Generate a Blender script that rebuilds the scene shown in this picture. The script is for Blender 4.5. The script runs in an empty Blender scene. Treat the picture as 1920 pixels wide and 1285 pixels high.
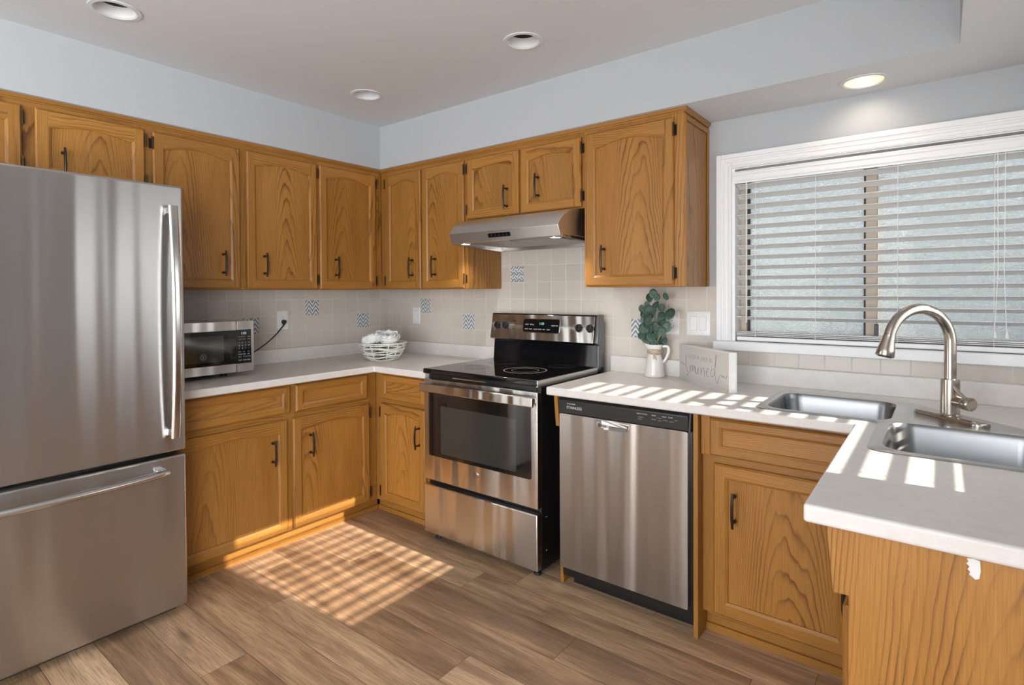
import bpy, bmesh, math, random
from mathutils import Vector, Matrix
S = bpy.context.scene
C = S.collection
PI = math.pi

# ------------------------------------------------------------------ camera, world, light, exposure
cd = bpy.data.cameras.new('camera'); cam = bpy.data.objects.new('camera', cd); C.objects.link(cam); S.camera = cam
YAW, PITCH, ROLL, FPX = -0.6576, -0.0131, -0.0055, 1042.7
fwd = Vector((math.sin(YAW)*math.cos(PITCH), math.cos(YAW)*math.cos(PITCH), math.sin(PITCH)))
rgt = Vector((math.cos(YAW), -math.sin(YAW), 0)); up = rgt.cross(fwd)
r2 = rgt*math.cos(ROLL) + up*math.sin(ROLL); u2 = up*math.cos(ROLL) - rgt*math.sin(ROLL)
cam.matrix_world = Matrix(((r2.x, u2.x, -fwd.x, 3.3227), (r2.y, u2.y, -fwd.y, -2.7655), (r2.z, u2.z, -fwd.z, 1.3504), (0, 0, 0, 1)))
cd.sensor_width = 36; cd.lens = FPX/1920*36; cd.shift_y = -80.94/1920; cd.clip_start = .02

w = bpy.data.worlds.new('world'); S.world = w; w.use_nodes = True
bg = w.node_tree.nodes['Background']; bg.inputs[0].default_value = (.92, .965, 1.0, 1); bg.inputs[1].default_value = 2.7

def sun(name, d, energy, color, angle):
    l = bpy.data.lights.new(name, 'SUN'); l.energy = energy; l.color = color; l.angle = angle
    o = bpy.data.objects.new(name, l); C.objects.link(o)
    o.rotation_euler = Vector(d).to_track_quat('-Z', 'Y').to_euler(); o.location = (8, 1, 5); return o
sun('sun', (-1, -.085, -.545), 15, (1.0, .89, .75), math.radians(.55))

def area(name, loc, d, sx, sy, energy, color):
    l = bpy.data.lights.new(name, 'AREA'); l.shape = 'RECTANGLE'; l.size = sx; l.size_y = sy; l.energy = energy; l.color = color
    o = bpy.data.objects.new(name, l); C.objects.link(o)
    o.location = loc; o.rotation_euler = Vector(d).to_track_quat('-Z', 'Z').to_euler(); return o
area('fill_rear', (2.35, -6.25, 1.35), (0, 1, .22), 2.0, 2.0, 120, (.97, .98, 1.0))  # fill lamp added behind the camera, outside the unseen rear opening
area('fill_patio', (4.0, -4.35, 1.1), (-1, 0, .22), 2.1, 2.0, 165, (.97, .985, 1.0))  # fill lamp added out of view to brighten the left-hand run
area('daylight_right_window', (4.0, -.72, 1.55), (-1, 0, -.15), .95, .75, 2, (.92, .96, 1.0))

S.view_settings.view_transform = 'Standard'; S.view_settings.look = 'None'; S.view_settings.gamma = 1
S.view_settings.use_curve_mapping = False; S.view_settings.exposure = 0.0
S.cycles.use_denoising = True; S.cycles.max_bounces = 10; S.cycles.diffuse_bounces = 6; S.cycles.glossy_bounces = 5
S.cycles.transmission_bounces = 8; S.cycles.transparent_max_bounces = 8
S.cycles.caustics_reflective = False; S.cycles.caustics_refractive = False; S.cycles.sample_clamp_indirect = 6

# ------------------------------------------------------------------ materials
class Mat:
    def __init__(s, name):
        s.m = bpy.data.materials.new(name); s.m.use_nodes = True; s.t = s.m.node_tree; s.t.nodes.clear()
        s.out = s.n('ShaderNodeOutputMaterial')
    def n(s, ty, **k):
        nd = s.t.nodes.new(ty)
        for a, v in k.items(): setattr(nd, a, v)
        return nd
    def put(s, sock, v):
        if isinstance(v, bpy.types.NodeSocket): s.t.links.new(v, sock)
        elif v is not None: sock.default_value = v
    def math(s, op, a, b=None, c=None):
        nd = s.n('ShaderNodeMath', operation=op)
        for i, v in enumerate((a, b, c)): s.put(nd.inputs[i], v) if v is not None else None
        return nd.outputs[0]
    def mix(s, f, a, b, mode='MIX'):
        nd = s.n('ShaderNodeMix', data_type='RGBA', blend_type=mode)
        s.put(nd.inputs[0], f); s.put(nd.inputs[6], a); s.put(nd.inputs[7], b); return nd.outputs[2]
    def noise(s, vec, scale=1, detail=2, rough=.5, dist=0):
        nd = s.n('ShaderNodeTexNoise'); s.put(nd.inputs['Vector'], vec); nd.inputs['Scale'].default_value = scale
        nd.inputs['Detail'].default_value = detail; nd.inputs['Roughness'].default_value = rough; nd.inputs['Distortion'].default_value = dist
        return nd.outputs['Fac']
    def comb(s, x, y, z):
        nd = s.n('ShaderNodeCombineXYZ')
        for i, v in enumerate((x, y, z)): s.put(nd.inputs[i], v)
        return nd.outputs[0]
    def obj(s):
        tc = s.n('ShaderNodeTexCoord'); sp = s.n('ShaderNodeSeparateXYZ'); s.t.links.new(tc.outputs['Object'], sp.inputs[0]); s.ov = tc.outputs['Object']
        return sp.outputs[0], sp.outputs[1], sp.outputs[2]
    def rnd(s): return s.n('ShaderNodeObjectInfo').outputs['Random']
    def ramp(s, f, stops):
        nd = s.n('ShaderNodeValToRGB'); s.put(nd.inputs[0], f); e = nd.color_ramp.elements
        while len(e) < len(stops): e.new(.5)
        for i, (p, c) in enumerate(stops):
            e[i].position = p; e[i].color = (*c, 1) if len(c) == 3 else c
        return nd.outputs[0]
    def bump(s, h, strength=.2, dist=.01, normal=None):
        nd = s.n('ShaderNodeBump'); nd.inputs['Strength'].default_value = strength; nd.inputs['Distance'].default_value = dist
        s.put(nd.inputs['Height'], h)
        if normal is not None: s.put(nd.inputs['Normal'], normal)
        return nd.outputs[0]
    def bsdf(s, color=(.8, .8, .8, 1), rough=.5, metal=0, spec=.5, normal=None, **k):
        b = s.n('ShaderNodeBsdfPrincipled')
        if isinstance(color, tuple) and len(color) == 3: color = (*color, 1)
        s.put(b.inputs['Base Color'], color); s.put(b.inputs['Roughness'], rough); s.put(b.inputs['Metallic'], metal)
        s.put(b.inputs['Specular IOR Level'], spec)
        if normal is not None: s.put(b.inputs['Normal'], normal)
        for a, v in k.items(): s.put(b.inputs[a.replace('_', ' ')], v)
        s.t.links.new(b.outputs[0], s.out.inputs[0]); s.b = b; return s
def plain(name, color, rough=.5, metal=0, spec=.5, **k): return Mat(name).bsdf(color, rough, metal, spec, **k).m

def paint(name, color, bumpy=.08):
    m = Mat(name); m.obj()
    h = m.noise(m.ov, 260, 2); big = m.noise(m.ov, 1.3, 2)
    c = m.mix(m.math('MULTIPLY', big, .08), (*color, 1), (color[0]*.9, color[1]*.9, color[2]*.92, 1))
    return m.bsdf(c, .65, 0, .25, m.bump(h, bumpy, .002)).m

def oak(name, horiz=False, panel=False, tone=1.0, xc=None, A_=None):
    m = Mat(name); x, y, z = m.obj(); r = m.rnd()
    x = m.math('MULTIPLY_ADD', y, .63, x)
    if horiz: x, z = z, x
    off = m.math('MULTIPLY', r, 41.7)
    xo = m.math('ADD', x, off); zo = m.math('MULTIPLY_ADD', r, 23.1, z)
    nz = m.math('SUBTRACT', m.noise(m.comb(m.math('MULTIPLY', xo, 5.0), off, m.math('MULTIPLY', zo, 1.1)), 1.0, 2.5), .5)
    nz2 = m.math('SUBTRACT', m.noise(m.comb(m.math('MULTIPLY', xo, 34), off, m.math('MULTIPLY', zo, 9)), 1.0, 1.5), .5)
    if panel:
        x0 = m.math('MULTIPLY_ADD', m.math('FRACT', m.math('MULTIPLY', r, 7.31)), .22, .08); A, B, CC = 430.0, 8.0, 6.0
        if xc is not None: x0, A, CC = xc, A_, 9.0
    else:
        x0 = m.math('MULTIPLY_ADD', r, .3, .22); A, B, CC = 190.0, 2.2, 5.0
    dx = m.math('SUBTRACT', x, x0)
    dx = m.math('MULTIPLY_ADD', nz, .05, dx)
    v = m.math('MULTIPLY', m.math('MULTIPLY', dx, dx), A)
    v = m.math('MULTIPLY_ADD', z, B, v)
    v = m.math('MULTIPLY_ADD', nz, CC, v); v = m.math('MULTIPLY_ADD', nz2, .8, v)
    band = m.math('FRACT', m.math('ADD', v, 60))
    ring = m.ramp(band, [(0, (.04,)*3), (.56, (.06,)*3), (.80, (.5,)*3), (.91, (1,)*3), (.97, (.4,)*3), (1, (.04,)*3)])
    fine = m.noise(m.comb(m.math('MULTIPLY', xo, 330), off, m.math('MULTIPLY', zo, 8)), 1, 2, .6)
    finr = m.ramp(fine, [(.38, (0,)*3), (.68, (1,)*3)])
    broad = m.noise(m.comb(m.math('MULTIPLY', xo, 9), off, m.math('MULTIPLY', zo, 1.2)), 1, 2)
    L = (.385*tone, .172*tone, .032*tone, 1); D = (.125*tone, .042*tone, .008*tone, 1); H = (.44*tone, .208*tone, .046*tone, 1)
    c = m.mix(m.ramp(broad, [(.3, (0,)*3), (.7, (1,)*3)]), L, H)
    amp = m.math('MULTIPLY_ADD', m.ramp(m.noise(m.comb(m.math('MULTIPLY', xo, 11), off, m.math('MULTIPLY', zo, 1.6)), 1, 1), [(.36, (0,)*3), (.66, (1,)*3)]), .80, .20)
    c = m.mix(m.math('MULTIPLY', ring, amp), c, D)
    c = m.mix(m.math('MULTIPLY', finr, .30), c, D)
    hs = m.n('ShaderNodeHueSaturation'); m.put(hs.inputs['Color'], c)
    m.put(hs.inputs['Value'], m.math('MULTIPLY_ADD', m.math('FRACT', m.math('MULTIPLY', r, 13.7)), .22, .84))
    return m.bsdf(hs.outputs[0], .36, 0, .4, m.bump(m.math('MULTIPLY', finr, -1.0), .12, .001)).m

def steel(name, base=(.62, .60, .575), rough=.26, brush='h', wav=.0, aniso=.75):
    m = Mat(name); x, y, z = m.obj(); r = m.rnd()
    a = m.math('ADD', m.math('ADD', x, y), m.math('MULTIPLY', r, 9))
    v = m.comb(m.math('MULTIPLY', a, 6), 0, m.math('MULTIPLY', z, 900)) if brush == 'h' else m.comb(m.math('MULTIPLY', a, 900), 0, m.math('MULTIPLY', z, 6))
    br = m.noise(v, 1, 2)
    c = m.mix(m.math('MULTIPLY', br, .25), (*base, 1), (base[0]*.8, base[1]*.8, base[2]*.8, 1))
    nrm = None
    if wav:
        wv = m.noise(m.comb(m.math('MULTIPLY', a, 8), 0, m.math('MULTIPLY', z, .3)), 1, 1.0)
        nrm = m.bump(wv, 1.0, wav)
    m.bsdf(c, rough, 1.0, .5, nrm)
    if aniso:
        tg = m.n('ShaderNodeTangent', direction_type='RADIAL', axis='Z')
        m.t.links.new(tg.outputs[0], m.b.inputs['Tangent'])
        m.b.inputs['Anisotropic'].default_value = aniso; m.b.inputs['Anisotropic Rotation'].default_value = .25 if brush == 'h' else 0
    return m.m

def tile_mat():
    m = Mat('beige_wall_tile'); x, y, z = m.obj()
    geo = m.n('ShaderNodeNewGeometry'); sp = m.n('ShaderNodeSeparateXYZ'); m.t.links.new(geo.outputs['Normal'], sp.inputs[0])
    left = m.math('GREATER_THAN', m.math('ABSOLUTE', sp.outputs[0]), .5)
    ub = m.math('DIVIDE', m.math('SUBTRACT', x, .0575), .1022); ul = m.math('DIVIDE', m.math('SUBTRACT', y, -.084), .1022)
    u = m.math('ADD', m.math('MULTIPLY', ub, m.math('SUBTRACT', 1, left)), m.math('MULTIPLY', ul, left))
    v = m.math('DIVIDE', m.math('SUBTRACT', z, 1.0), .1027)
    def edge(q): return m.math('ABSOLUTE', m.math('SUBTRACT', m.math('FRACT', m.math('ADD', q, 100.5)), .5))
    d = m.math('MINIMUM', edge(u), edge(v))
    g = m.ramp(d, [(.010, (1,)*3), (.026, (0,)*3)])
    wn = m.n('ShaderNodeTexWhiteNoise'); m.t.links.new(m.comb(m.math('FLOOR', m.math('ADD', u, 100)), m.math('FLOOR', m.math('ADD', v, 100)), left), wn.inputs[0])
    c = m.mix(wn.outputs[0], (.565, .515, .46, 1), (.605, .555, .50, 1))
    c = m.mix(g, c, (.66, .63, .585, 1))
    h = m.math('SUBTRACT', m.math('MULTIPLY', m.noise(m.ov, 25, 2), .12), g)
    return m.bsdf(c, m.math('MULTIPLY_ADD', g, .5, .22), 0, .45, m.bump(h, .35, .003)).m

def chevron(name, weave=False):
    m = Mat(name); x, y, z = m.obj()
    if weave:
        u = m.math('MULTIPLY', m.math('ADD', x, z), 48); v = m.math('MULTIPLY', m.math('SUBTRACT', x, z), 48)
        par = m.math('ADD', m.math('FLOOR', m.math('MULTIPLY', u, .5)), m.math('FLOOR', m.math('MULTIPLY', v, .5)))
        sel = m.math('GREATER_THAN', m.math('FRACT', m.math('MULTIPLY_ADD', par, .5, 50)), .25)
        q = m.math('ADD', m.math('MULTIPLY', m.math('FRACT', u), sel), m.math('MULTIPLY', m.math('FRACT', v), m.math('SUBTRACT', 1, sel)))
        s = m.ramp(q, [(.46, (0,)*3), (.52, (1,)*3)])
    else:
        tri = m.math('ABSOLUTE', m.math('SUBTRACT', m.math('FRACT', m.math('MULTIPLY', x, 20)), .5))
        q = m.math('FRACT', m.math('ADD', m.math('MULTIPLY', z, 36), m.math('MULTIPLY', tri, 2.4)))
        s = m.ramp(q, [(0, (0,)*3), (.47, (0,)*3), (.53, (1,)*3), (.97, (1,)*3), (1, (0,)*3)])
    n = m.noise(m.ov, 70, 3)
    blue = m.mix(n, (.13, .17, .22, 1), (.27, .31, .36, 1))
    return m.bsdf(m.mix(s, blue, (.72, .73, .72, 1)), .3, 0, .5).m

def laminate():
    m = Mat('pale_laminate'); m.obj()
    a = m.noise(m.ov, 26, 4, .6); b = m.noise(m.ov, 4, 2); c = m.noise(m.ov, 330, 1)
    col = m.mix(m.ramp(a, [(.35, (0,)*3), (.68, (1,)*3)]), (.69, .665, .64, 1), (.745, .73, .71, 1))
    col = m.mix(m.math('MULTIPLY', b, .35), col, (.65, .62, .60, 1))
    col = m.mix(m.math('MULTIPLY', m.ramp(c, [(.6, (0,)*3), (.75, (1,)*3)]), .25), col, (.55, .52, .5, 1))
    return m.bsdf(col, .34, 0, .45).m

def floor_mat():
    m = Mat('oak_plank_flooring')
    uv = m.n('ShaderNodeUVMap'); sp = m.n('ShaderNodeSeparateXYZ'); m.t.links.new(uv.outputs[0], sp.inputs[0])
    u, v = sp.outputs[0], sp.outputs[1]
    at = m.n('ShaderNodeVertexColor', layer_name='tone'); sc = m.n('ShaderNodeSeparateColor'); m.t.links.new(at.outputs[0], sc.inputs[0])
    t, r2_ = sc.outputs[0], sc.outputs[1]
    off = m.math('MULTIPLY', r2_, 57)
    wob = m.noise(m.comb(m.math('MULTIPLY', u, 1.9), m.math('MULTIPLY', v, 7), off), 1, 3, .55)
    vv = m.math('MULTIPLY_ADD', m.math('SUBTRACT', wob, .5), .05, v)
    g1 = m.noise(m.comb(m.math('MULTIPLY', u, 1.6), m.math('MULTIPLY', vv, 14), off), 1, 5, .62, .5)
    g2 = m.noise(m.comb(m.math('MULTIPLY', u, 7), m.math('MULTIPLY', vv, 190), off), 1, 3, .65)
    g3 = m.noise(m.comb(m.math('MULTIPLY', u, .9), m.math('MULTIPLY', vv, 9), m.math('ADD', off, 11)), 1, 2)
    lt = m.mix(t, (.56, .35, .195, 1), (.84, .58, .36, 1)); dk = m.mix(t, (.22, .125, .070, 1), (.47, .295, .170, 1))
    c = m.mix(m.ramp(g1, [(.34, (0,)*3), (.66, (1,)*3)]), dk, lt)
    c = m.mix(m.math('MULTIPLY', m.ramp(g2, [(.44, (0,)*3), (.68, (1,)*3)]), .55), c, (.16, .095, .064, 1))
    c = m.mix(m.math('MULTIPLY', m.ramp(g3, [(.48, (0,)*3), (.70, (1,)*3)]), .5), c, (.20, .125, .085, 1))
    vo = m.n('ShaderNodeTexVoronoi'); m.put(vo.inputs['Vector'], m.comb(m.math('MULTIPLY', u, 1.5), m.math('MULTIPLY', vv, 6), off)); vo.inputs['Scale'].default_value = 1.0
    kn = m.ramp(vo.outputs['Distance'], [(.03, (1,)*3), (.15, (0,)*3)])
    c = m.mix(m.math('MULTIPLY', kn, .7), c, (.07, .04, .028, 1))
    return m.bsdf(c, m.math('MULTIPLY_ADD', g2, .15, .36), 0, .4, m.bump(g2, .08, .001)).m

M = {}
M['wall'] = paint('pale_blue_wall_paint', (.455, .482, .506))
M['ceil'] = paint('warm_white_ceiling_paint', (.64, .662, .69))
M['trim'] = plain('white_trim_paint', (.80, .815, .83), .35)
M['oak_v'] = oak('honey_oak_upright'); M['oak_h'] = oak('honey_oak_level', horiz=True); M['oak_p'] = oak('honey_oak_panel', panel=True)
M['oak_ph'] = oak('honey_oak_drawer_panel', horiz=True, panel=True)
M['oak_vp'] = oak('honey_oak_end_panel', panel=True, tone=1.02, xc=-.20, A_=130.0)
M['glass_view'] = plain('grey_oven_viewing_glass', (.040, .038, .034), .07, 0, .7)
M['steel'] = steel('brushed_stainless', wav=.02)
M['steel_hood'] = steel('hood_stainless', (.70, .685, .67), .42, aniso=.5)
M['steel_f'] = steel('fridge_stainless', (.52, .51, .50), .28, wav=.012, aniso=.8)
M['steel_dw'] = steel('dishwasher_stainless', (.47, .445, .42), .24, wav=.02)
M['steel_plain'] = steel('smooth_stainless', (.66, .65, .64), .2, aniso=0)
M['steel_sink_shaded'] = steel('sink_stainless_shaded', (.30, .31, .32), .30, aniso=.3); M['steel_rim_lit'] = steel('sink_stainless_lit', (.60, .60, .60), .26, aniso=.3)  # same sink steel: bowls darkened as shade, rim lightened as ceiling reflection
M['nickel'] = steel('brushed_nickel', (.50, .455, .41), .22, aniso=.4)
M['chrome'] = plain('polished_handle_steel', (.70, .69, .68), .14, 1)
M['trim'].node_tree.nodes['Principled BSDF'].inputs['Base Color'].default_value = (.84, .85, .865, 1)
M['black_gloss'] = plain('black_glass', (.006, .006, .007), .06, 0, .6)
M['black'] = plain('black_enamel', (.010, .010, .011), .28)
M['black_soft'] = plain('black_plastic', (.017, .017, .018), .42)
M['grey_dark'] = plain('dark_grey_plastic', (.05, .05, .052), .4)
M['bronze'] = plain('oil_rubbed_bronze', (.040, .026, .018), .36, .55)
M['white_pl'] = plain('white_plastic', (.78, .79, .80), .35)
M['slot'] = plain('dark_slot', (.04, .04, .045), .6)
def vinyl():
    m = Mat('white_blind_vinyl').bsdf((.90, .905, .91), .4); tr = m.n('ShaderNodeBsdfTranslucent'); tr.inputs[0].default_value = (.96, .965, .97, 1)
    mx = m.n('ShaderNodeMixShader'); mx.inputs[0].default_value = .28
    m.t.links.new(m.b.outputs[0], mx.inputs[1]); m.t.links.new(tr.outputs[0], mx.inputs[2]); m.t.links.new(mx.outputs[0], m.out.inputs[0]); return m.m
M['blind'] = vinyl()
M['cord'] = plain('white_cord', (.82, .83, .83), .7)
M['tan_frame'] = plain('tan_window_frame', (.50, .42, .33), .5)
M['tile'] = tile_mat(); M['chev'] = chevron('blue_chevron_tile'); M['weave'] = chevron('blue_weave_tile', True)
M['lam'] = laminate(); M['floor'] = floor_mat(); M['seam'] = plain('dark_plank_seam', (.05, .03, .02), .8)
M['ceramic'] = plain('cream_ceramic', (.80, .785, .745), .14, 0, .5)
M['jute'] = plain('jute_twine', (.50, .39, .28), .9)
M['wire'] = plain('white_coated_wire', (.74, .74, .69), .4)
M['petal'] = plain('white_petal', (.90, .885, .86), .7, Subsurface_Weight=.2)
M['leaf_g'] = plain('green_leaf', (.10, .155, .055), .55)
M['sign_face'] = plain('grey_sign_panel', (.55, .535, .505), .6); M['sign_w'] = plain('white_sign_edge', (.80, .81, .815), .5)
M['ink'] = plain('grey_ink', (.20, .195, .19), .7); M['ink_l'] = plain('pale_grey_ink', (.36, .35, .335), .7)
M['print'] = plain('white_print', (.62, .64, .66), .5); M['print_d'] = plain('dim_print', (.33, .34, .35), .5)
M['rubber'] = plain('black_rubber', (.012, .012, .012), .7)
M['glass_dark'] = plain('smoked_oven_glass', (.012, .010, .009), .05, 0, .7)
M['mesh_f'] = plain('grease_filter', (.42, .41, .40), .45, .9)
def leafmat():
    m = Mat('eucalyptus_leaf'); m.obj(); c = m.mix(m.rnd(), (.035, .072, .054, 1), (.085, .150, .115, 1))
    c = m.mix(m.math('MULTIPLY', m.noise(m.ov, 40, 2), .3), c, (.12, .18, .15, 1)); return m.bsdf(c, .5, 0, .35).m
M['euc'] = leafmat(); M['stem'] = plain('pale_green_stem', (.24, .28, .15), .6)
def emis(name, color, k):
    m = Mat(name); e = m.n('ShaderNodeEmission'); e.inputs[0].default_value = (*color, 1); e.inputs[1].default_value = k
    m.t.links.new(e.outputs[0], m.out.inputs[0]); return m.m
M['led'] = emis('green_clock_digits', (.35, .9, .65), .9); M['lcd'] = emis('pale_clock_digits', (.75, .85, .9), .9)
M['bulb'] = emis('hood_bulb', (1, .93, .80), 6); M['bulb_w'] = emis('warm_bulb', (1, .60, .24), .9)
M['bulb_off'] = plain('unlit_bulb', (.35, .35, .36), .3)
def obscure():
    m = Mat('obscure_window_glass'); x, y, z = m.obj()
    v = m.comb(m.math('MULTIPLY', x, 55), m.math('MULTIPLY', y, 55), m.math('MULTIPLY', z, 105))
    n = m.noise(v, 1, 2, .55, 1.6); h = m.math('ABSOLUTE', m.math('SUBTRACT', n, .5))
    nb = m.bump(h, .7, .02)
    tr = m.n('ShaderNodeBsdfTranslucent'); tr.inputs[0].default_value = (.77, .79, .795, 1); m.put(tr.inputs['Normal'], nb)
    rf = m.n('ShaderNodeBsdfRefraction'); rf.inputs[0].default_value = (.70, .72, .725, 1); rf.inputs['Roughness'].default_value = .02; rf.inputs['IOR'].default_value = 1.35
    m.put(rf.inputs['Normal'], nb)
    mx = m.n('ShaderNodeMixShader'); mx.inputs[0].default_value = .6
    m.t.links.new(tr.outputs[0], mx.inputs[1]); m.t.links.new(rf.outputs[0], mx.inputs[2])
    gl = m.n('ShaderNodeBsdfGlossy'); gl.inputs['Roughness'].default_value = .15; m.put(gl.inputs['Normal'], nb)
    m2 = m.n('ShaderNodeMixShader'); m2.inputs[0].default_value = .06
    m.t.links.new(mx.outputs[0], m2.inputs[1]); m.t.links.new(gl.outputs[0], m2.inputs[2])
    m.t.links.new(m2.outputs[0], m.out.inputs[0]); return m.m
M['obscure'] = obscure()
def clear():
    m = Mat('clear_window_glass'); tr = m.n('ShaderNodeBsdfTransparent'); gl = m.n('ShaderNodeBsdfGlossy'); gl.inputs['Roughness'].default_value = .02
    mx = m.n('ShaderNodeMixShader'); mx.inputs[0].default_value = .07
    m.t.links.new(tr.outputs[0], mx.inputs[1]); m.t.links.new(gl.outputs[0], mx.inputs[2]); m.t.links.new(mx.outputs[0], m.out.inputs[0]); return m.m
M['clear'] = clear()
def hedge_mat():
    m = Mat('hedge_leaves'); m.obj(); n = m.noise(m.ov, 9, 4)
    return m.bsdf(m.ramp(n, [(.35, (.12, .17, .11)), (.55, (.35, .42, .36)), (.7, (.62, .66, .6))]), .7).m
M['hedge'] = hedge_mat(); M['ground'] = plain('pale_patio', (.45, .46, .46), .8); M['utility'] = plain('dark_grey_cover', (.10, .095, .11), .6)

# ------------------------------------------------------------------ mesh helpers
class MB:
    def __init__(s): s.bm = bmesh.new()
    def face(s, pts, mat=0):
        f = s.bm.faces.new([s.bm.verts.new(p) for p in pts]); f.material_index = mat; return f
    def box(s, x0, x1, y0, y1, z0, z1, mat=0):
        v = [s.bm.verts.new((x, y, z)) for x in (x0, x1) for y in (y0, y1) for z in (z0, z1)]
        for q in ((0, 1, 3, 2), (4, 6, 7, 5), (0, 4, 5, 1), (2, 3, 7, 6), (0, 2, 6, 4), (1, 5, 7, 3)):
            s.bm.faces.new([v[i] for i in q]).material_index = mat
        return s
    def loft(s, loops, mat=0, cap0=True, cap1=True, closed=True):
        L = [[s.bm.verts.new(p) for p in lp] for lp in loops]; n = len(L[0])
        for a, b in zip(L, L[1:]):
            for i in range(n if closed else n-1):
                j = (i+1) % n
                s.bm.faces.new((a[i], a[j], b[j], b[i])).material_index = mat
        if cap0: s.bm.faces.new(L[0][::-1]).material_index = mat
        if cap1: s.bm.faces.new(L[-1]).material_index = mat
        return s
    def prism(s, poly, axis, a, b, mat=0):
        f = {'x': lambda p, t: (t, p[0], p[1]), 'y': lambda p, t: (p[0], t, p[1]), 'z': lambda p, t: (p[0], p[1], t)}[axis]
        return s.loft([[f(p, a) for p in poly], [f(p, b) for p in poly]], mat)
    def tube(s, pts, rad, seg=10, mat=0, cap=True, sq=None):
        pts = [Vector(p) for p in pts]; n = len(pts); loops = []
        t = (pts[1]-pts[0]).normalized(); ref = Vector((0, 0, 1)) if abs(t.z) < .9 else Vector((1, 0, 0))
        nrm = t.cross(ref).normalized()
        for i, p in enumerate(pts):
            t = (pts[min(i+1, n-1)]-pts[max(i-1, 0)]).normalized()
            nrm = (nrm - t*nrm.dot(t)).normalized(); bn = t.cross(nrm)
            r = rad[i] if isinstance(rad, (list, tuple)) else rad
            ra, rb = (r, r) if sq is None else (r*sq[0], r*sq[1])
            loops.append([p + nrm*math.cos(2*PI*k/seg)*ra + bn*math.sin(2*PI*k/seg)*rb for k in range(seg)])
        return s.loft(loops, mat, cap, cap)
    def lathe(s, prof, seg=24, center=(0, 0, 0), mat=0, cap0=True, cap1=True):
        c = Vector(center)
        return s.loft([[c+Vector((r*math.cos(2*PI*k/seg), r*math.sin(2*PI*k/seg), z)) for k in range(seg)] for r, z in prof], mat, cap0, cap1)
    def cyl(s, p0, p1, r, seg=16, mat=0, r1=None): return s.tube([p0, p1], [r, r if r1 is None else r1], seg, mat)
    def holes(s, outer, inners, z, mat=0):
        es = []
        for lp in [outer]+inners:
            vs = [s.bm.verts.new((p[0], p[1], z)) for p in lp]
            es += [s.bm.edges.new((vs[i], vs[(i+1) % len(vs)])) for i in range(len(vs))]
        g = bmesh.ops.triangle_fill(s.bm, edges=es, use_beauty=True, use_dissolve=False)
        for f in g['geom']:
            if isinstance(f, bmesh.types.BMFace): f.material_index = mat
        return s
    def build(s, name, mats, parent=None, smooth=35, bevel=0, seg=2, loc=None, rot=None, weld=True):
        if weld: bmesh.ops.remove_doubles(s.bm, verts=s.bm.verts, dist=1e-6)
        bmesh.ops.recalc_face_normals(s.bm, faces=s.bm.faces)
        me = bpy.data.meshes.new(name); s.bm.to_mesh(me); s.bm.free()
        if not isinstance(mats, (list, tuple)): mats = [mats]
        for m in mats: me.materials.append(M[m] if isinstance(m, str) else m)
        if smooth:
            me.shade_smooth(); me.set_sharp_from_angle(angle=math.radians(smooth))
        o = bpy.data.objects.new(name, me); C.objects.link(o)
        if parent is not None: o.parent = parent
        if loc: o.location = loc
        if rot: o.rotation_euler = rot
        if bevel:
            b = o.modifiers.new('bevel', 'BEVEL'); b.width = bevel; b.segments = seg; b.limit_method = 'ANGLE'; b.angle_limit = math.radians(40)
        return o
def tag(o, label=None, cat=None, group=None, kind=None):
    if label: o['label'] = label
    if cat: o['category'] = cat
    if group: o['group'] = group
    if kind: o['kind'] = kind
    return o
def thing(name, label, cat, loc=(0, 0, 0), rz=0, group=None):
    o = bpy.data.objects.new(name, None); C.objects.link(o); o.location = loc; o.rotation_euler = (0, 0, rz); o.empty_display_size = .05
    return tag(o, label, cat, group)
def struct(o): o['kind'] = 'structure'; return o
def dup(root, loc, rz, label, group=None):
    def cp(o, par):
        c = o.copy(); C.objects.link(c)
        if par is not None: c.parent = par
        for ch in o.children: cp(ch, c)
        return c
    r = cp(root, None); r.location = loc; r.rotation_euler = (0, 0, rz); r['label'] = label
    if group: r['group'] = group
    return r
def rrect(x0, x1, y0, y1, r, n=5):
    P = []
    for cx, cy, a in ((x1-r, y1-r, 0), (x0+r, y1-r, 90), (x0+r, y0+r, 180), (x1-r, y0+r, 270)):
        for k in range(n+1):
            t = math.radians(a+90*k/n); P.append((cx+r*math.cos(t), cy+r*math.sin(t)))
    return P
def fillet(poly, r, n=5):
    out = []; N = len(poly)
    for i in range(N):
        p = Vector(poly[i]); a = Vector(poly[i-1])-p; b = Vector(poly[(i+1) % N])-p
        rr = min(r, a.length*.45, b.length*.45); p0 = p+a.normalized()*rr; p1 = p+b.normalized()*rr
        for k in range(n+1):
            t = k/n; q = p0*(1-t)**2 + p*2*t*(1-t) + p1*t*t; out.append((q.x, q.y))
    return out
def text_obj(name, body, size, mat, parent, loc, rot=(PI/2, 0, 0), ext=.0003, align='LEFT'):
    cu = bpy.data.curves.new('txt', 'FONT'); cu.body = body; cu.size = size; cu.extrude = ext; cu.align_x = align; cu.resolution_u = 2
    o = bpy.data.objects.new('txt', cu); C.objects.link(o)
    bpy.context.view_layer.update()
    me = bpy.data.meshes.new_from_object(o.evaluated_get(bpy.context.evaluated_depsgraph_get()))
    bpy.data.objects.remove(o); bpy.data.curves.remove(cu)
    me.materials.clear(); me.materials.append(M[mat])
    ob = bpy.data.objects.new(name, me); C.objects.link(ob); ob.parent = parent; ob.location = loc; ob.rotation_euler = rot
    return ob
def circ(cx, cy, r, n=32): return [(cx+r*math.cos(2*PI*k/n), cy+r*math.sin(2*PI*k/n)) for k in range(n)]

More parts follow.
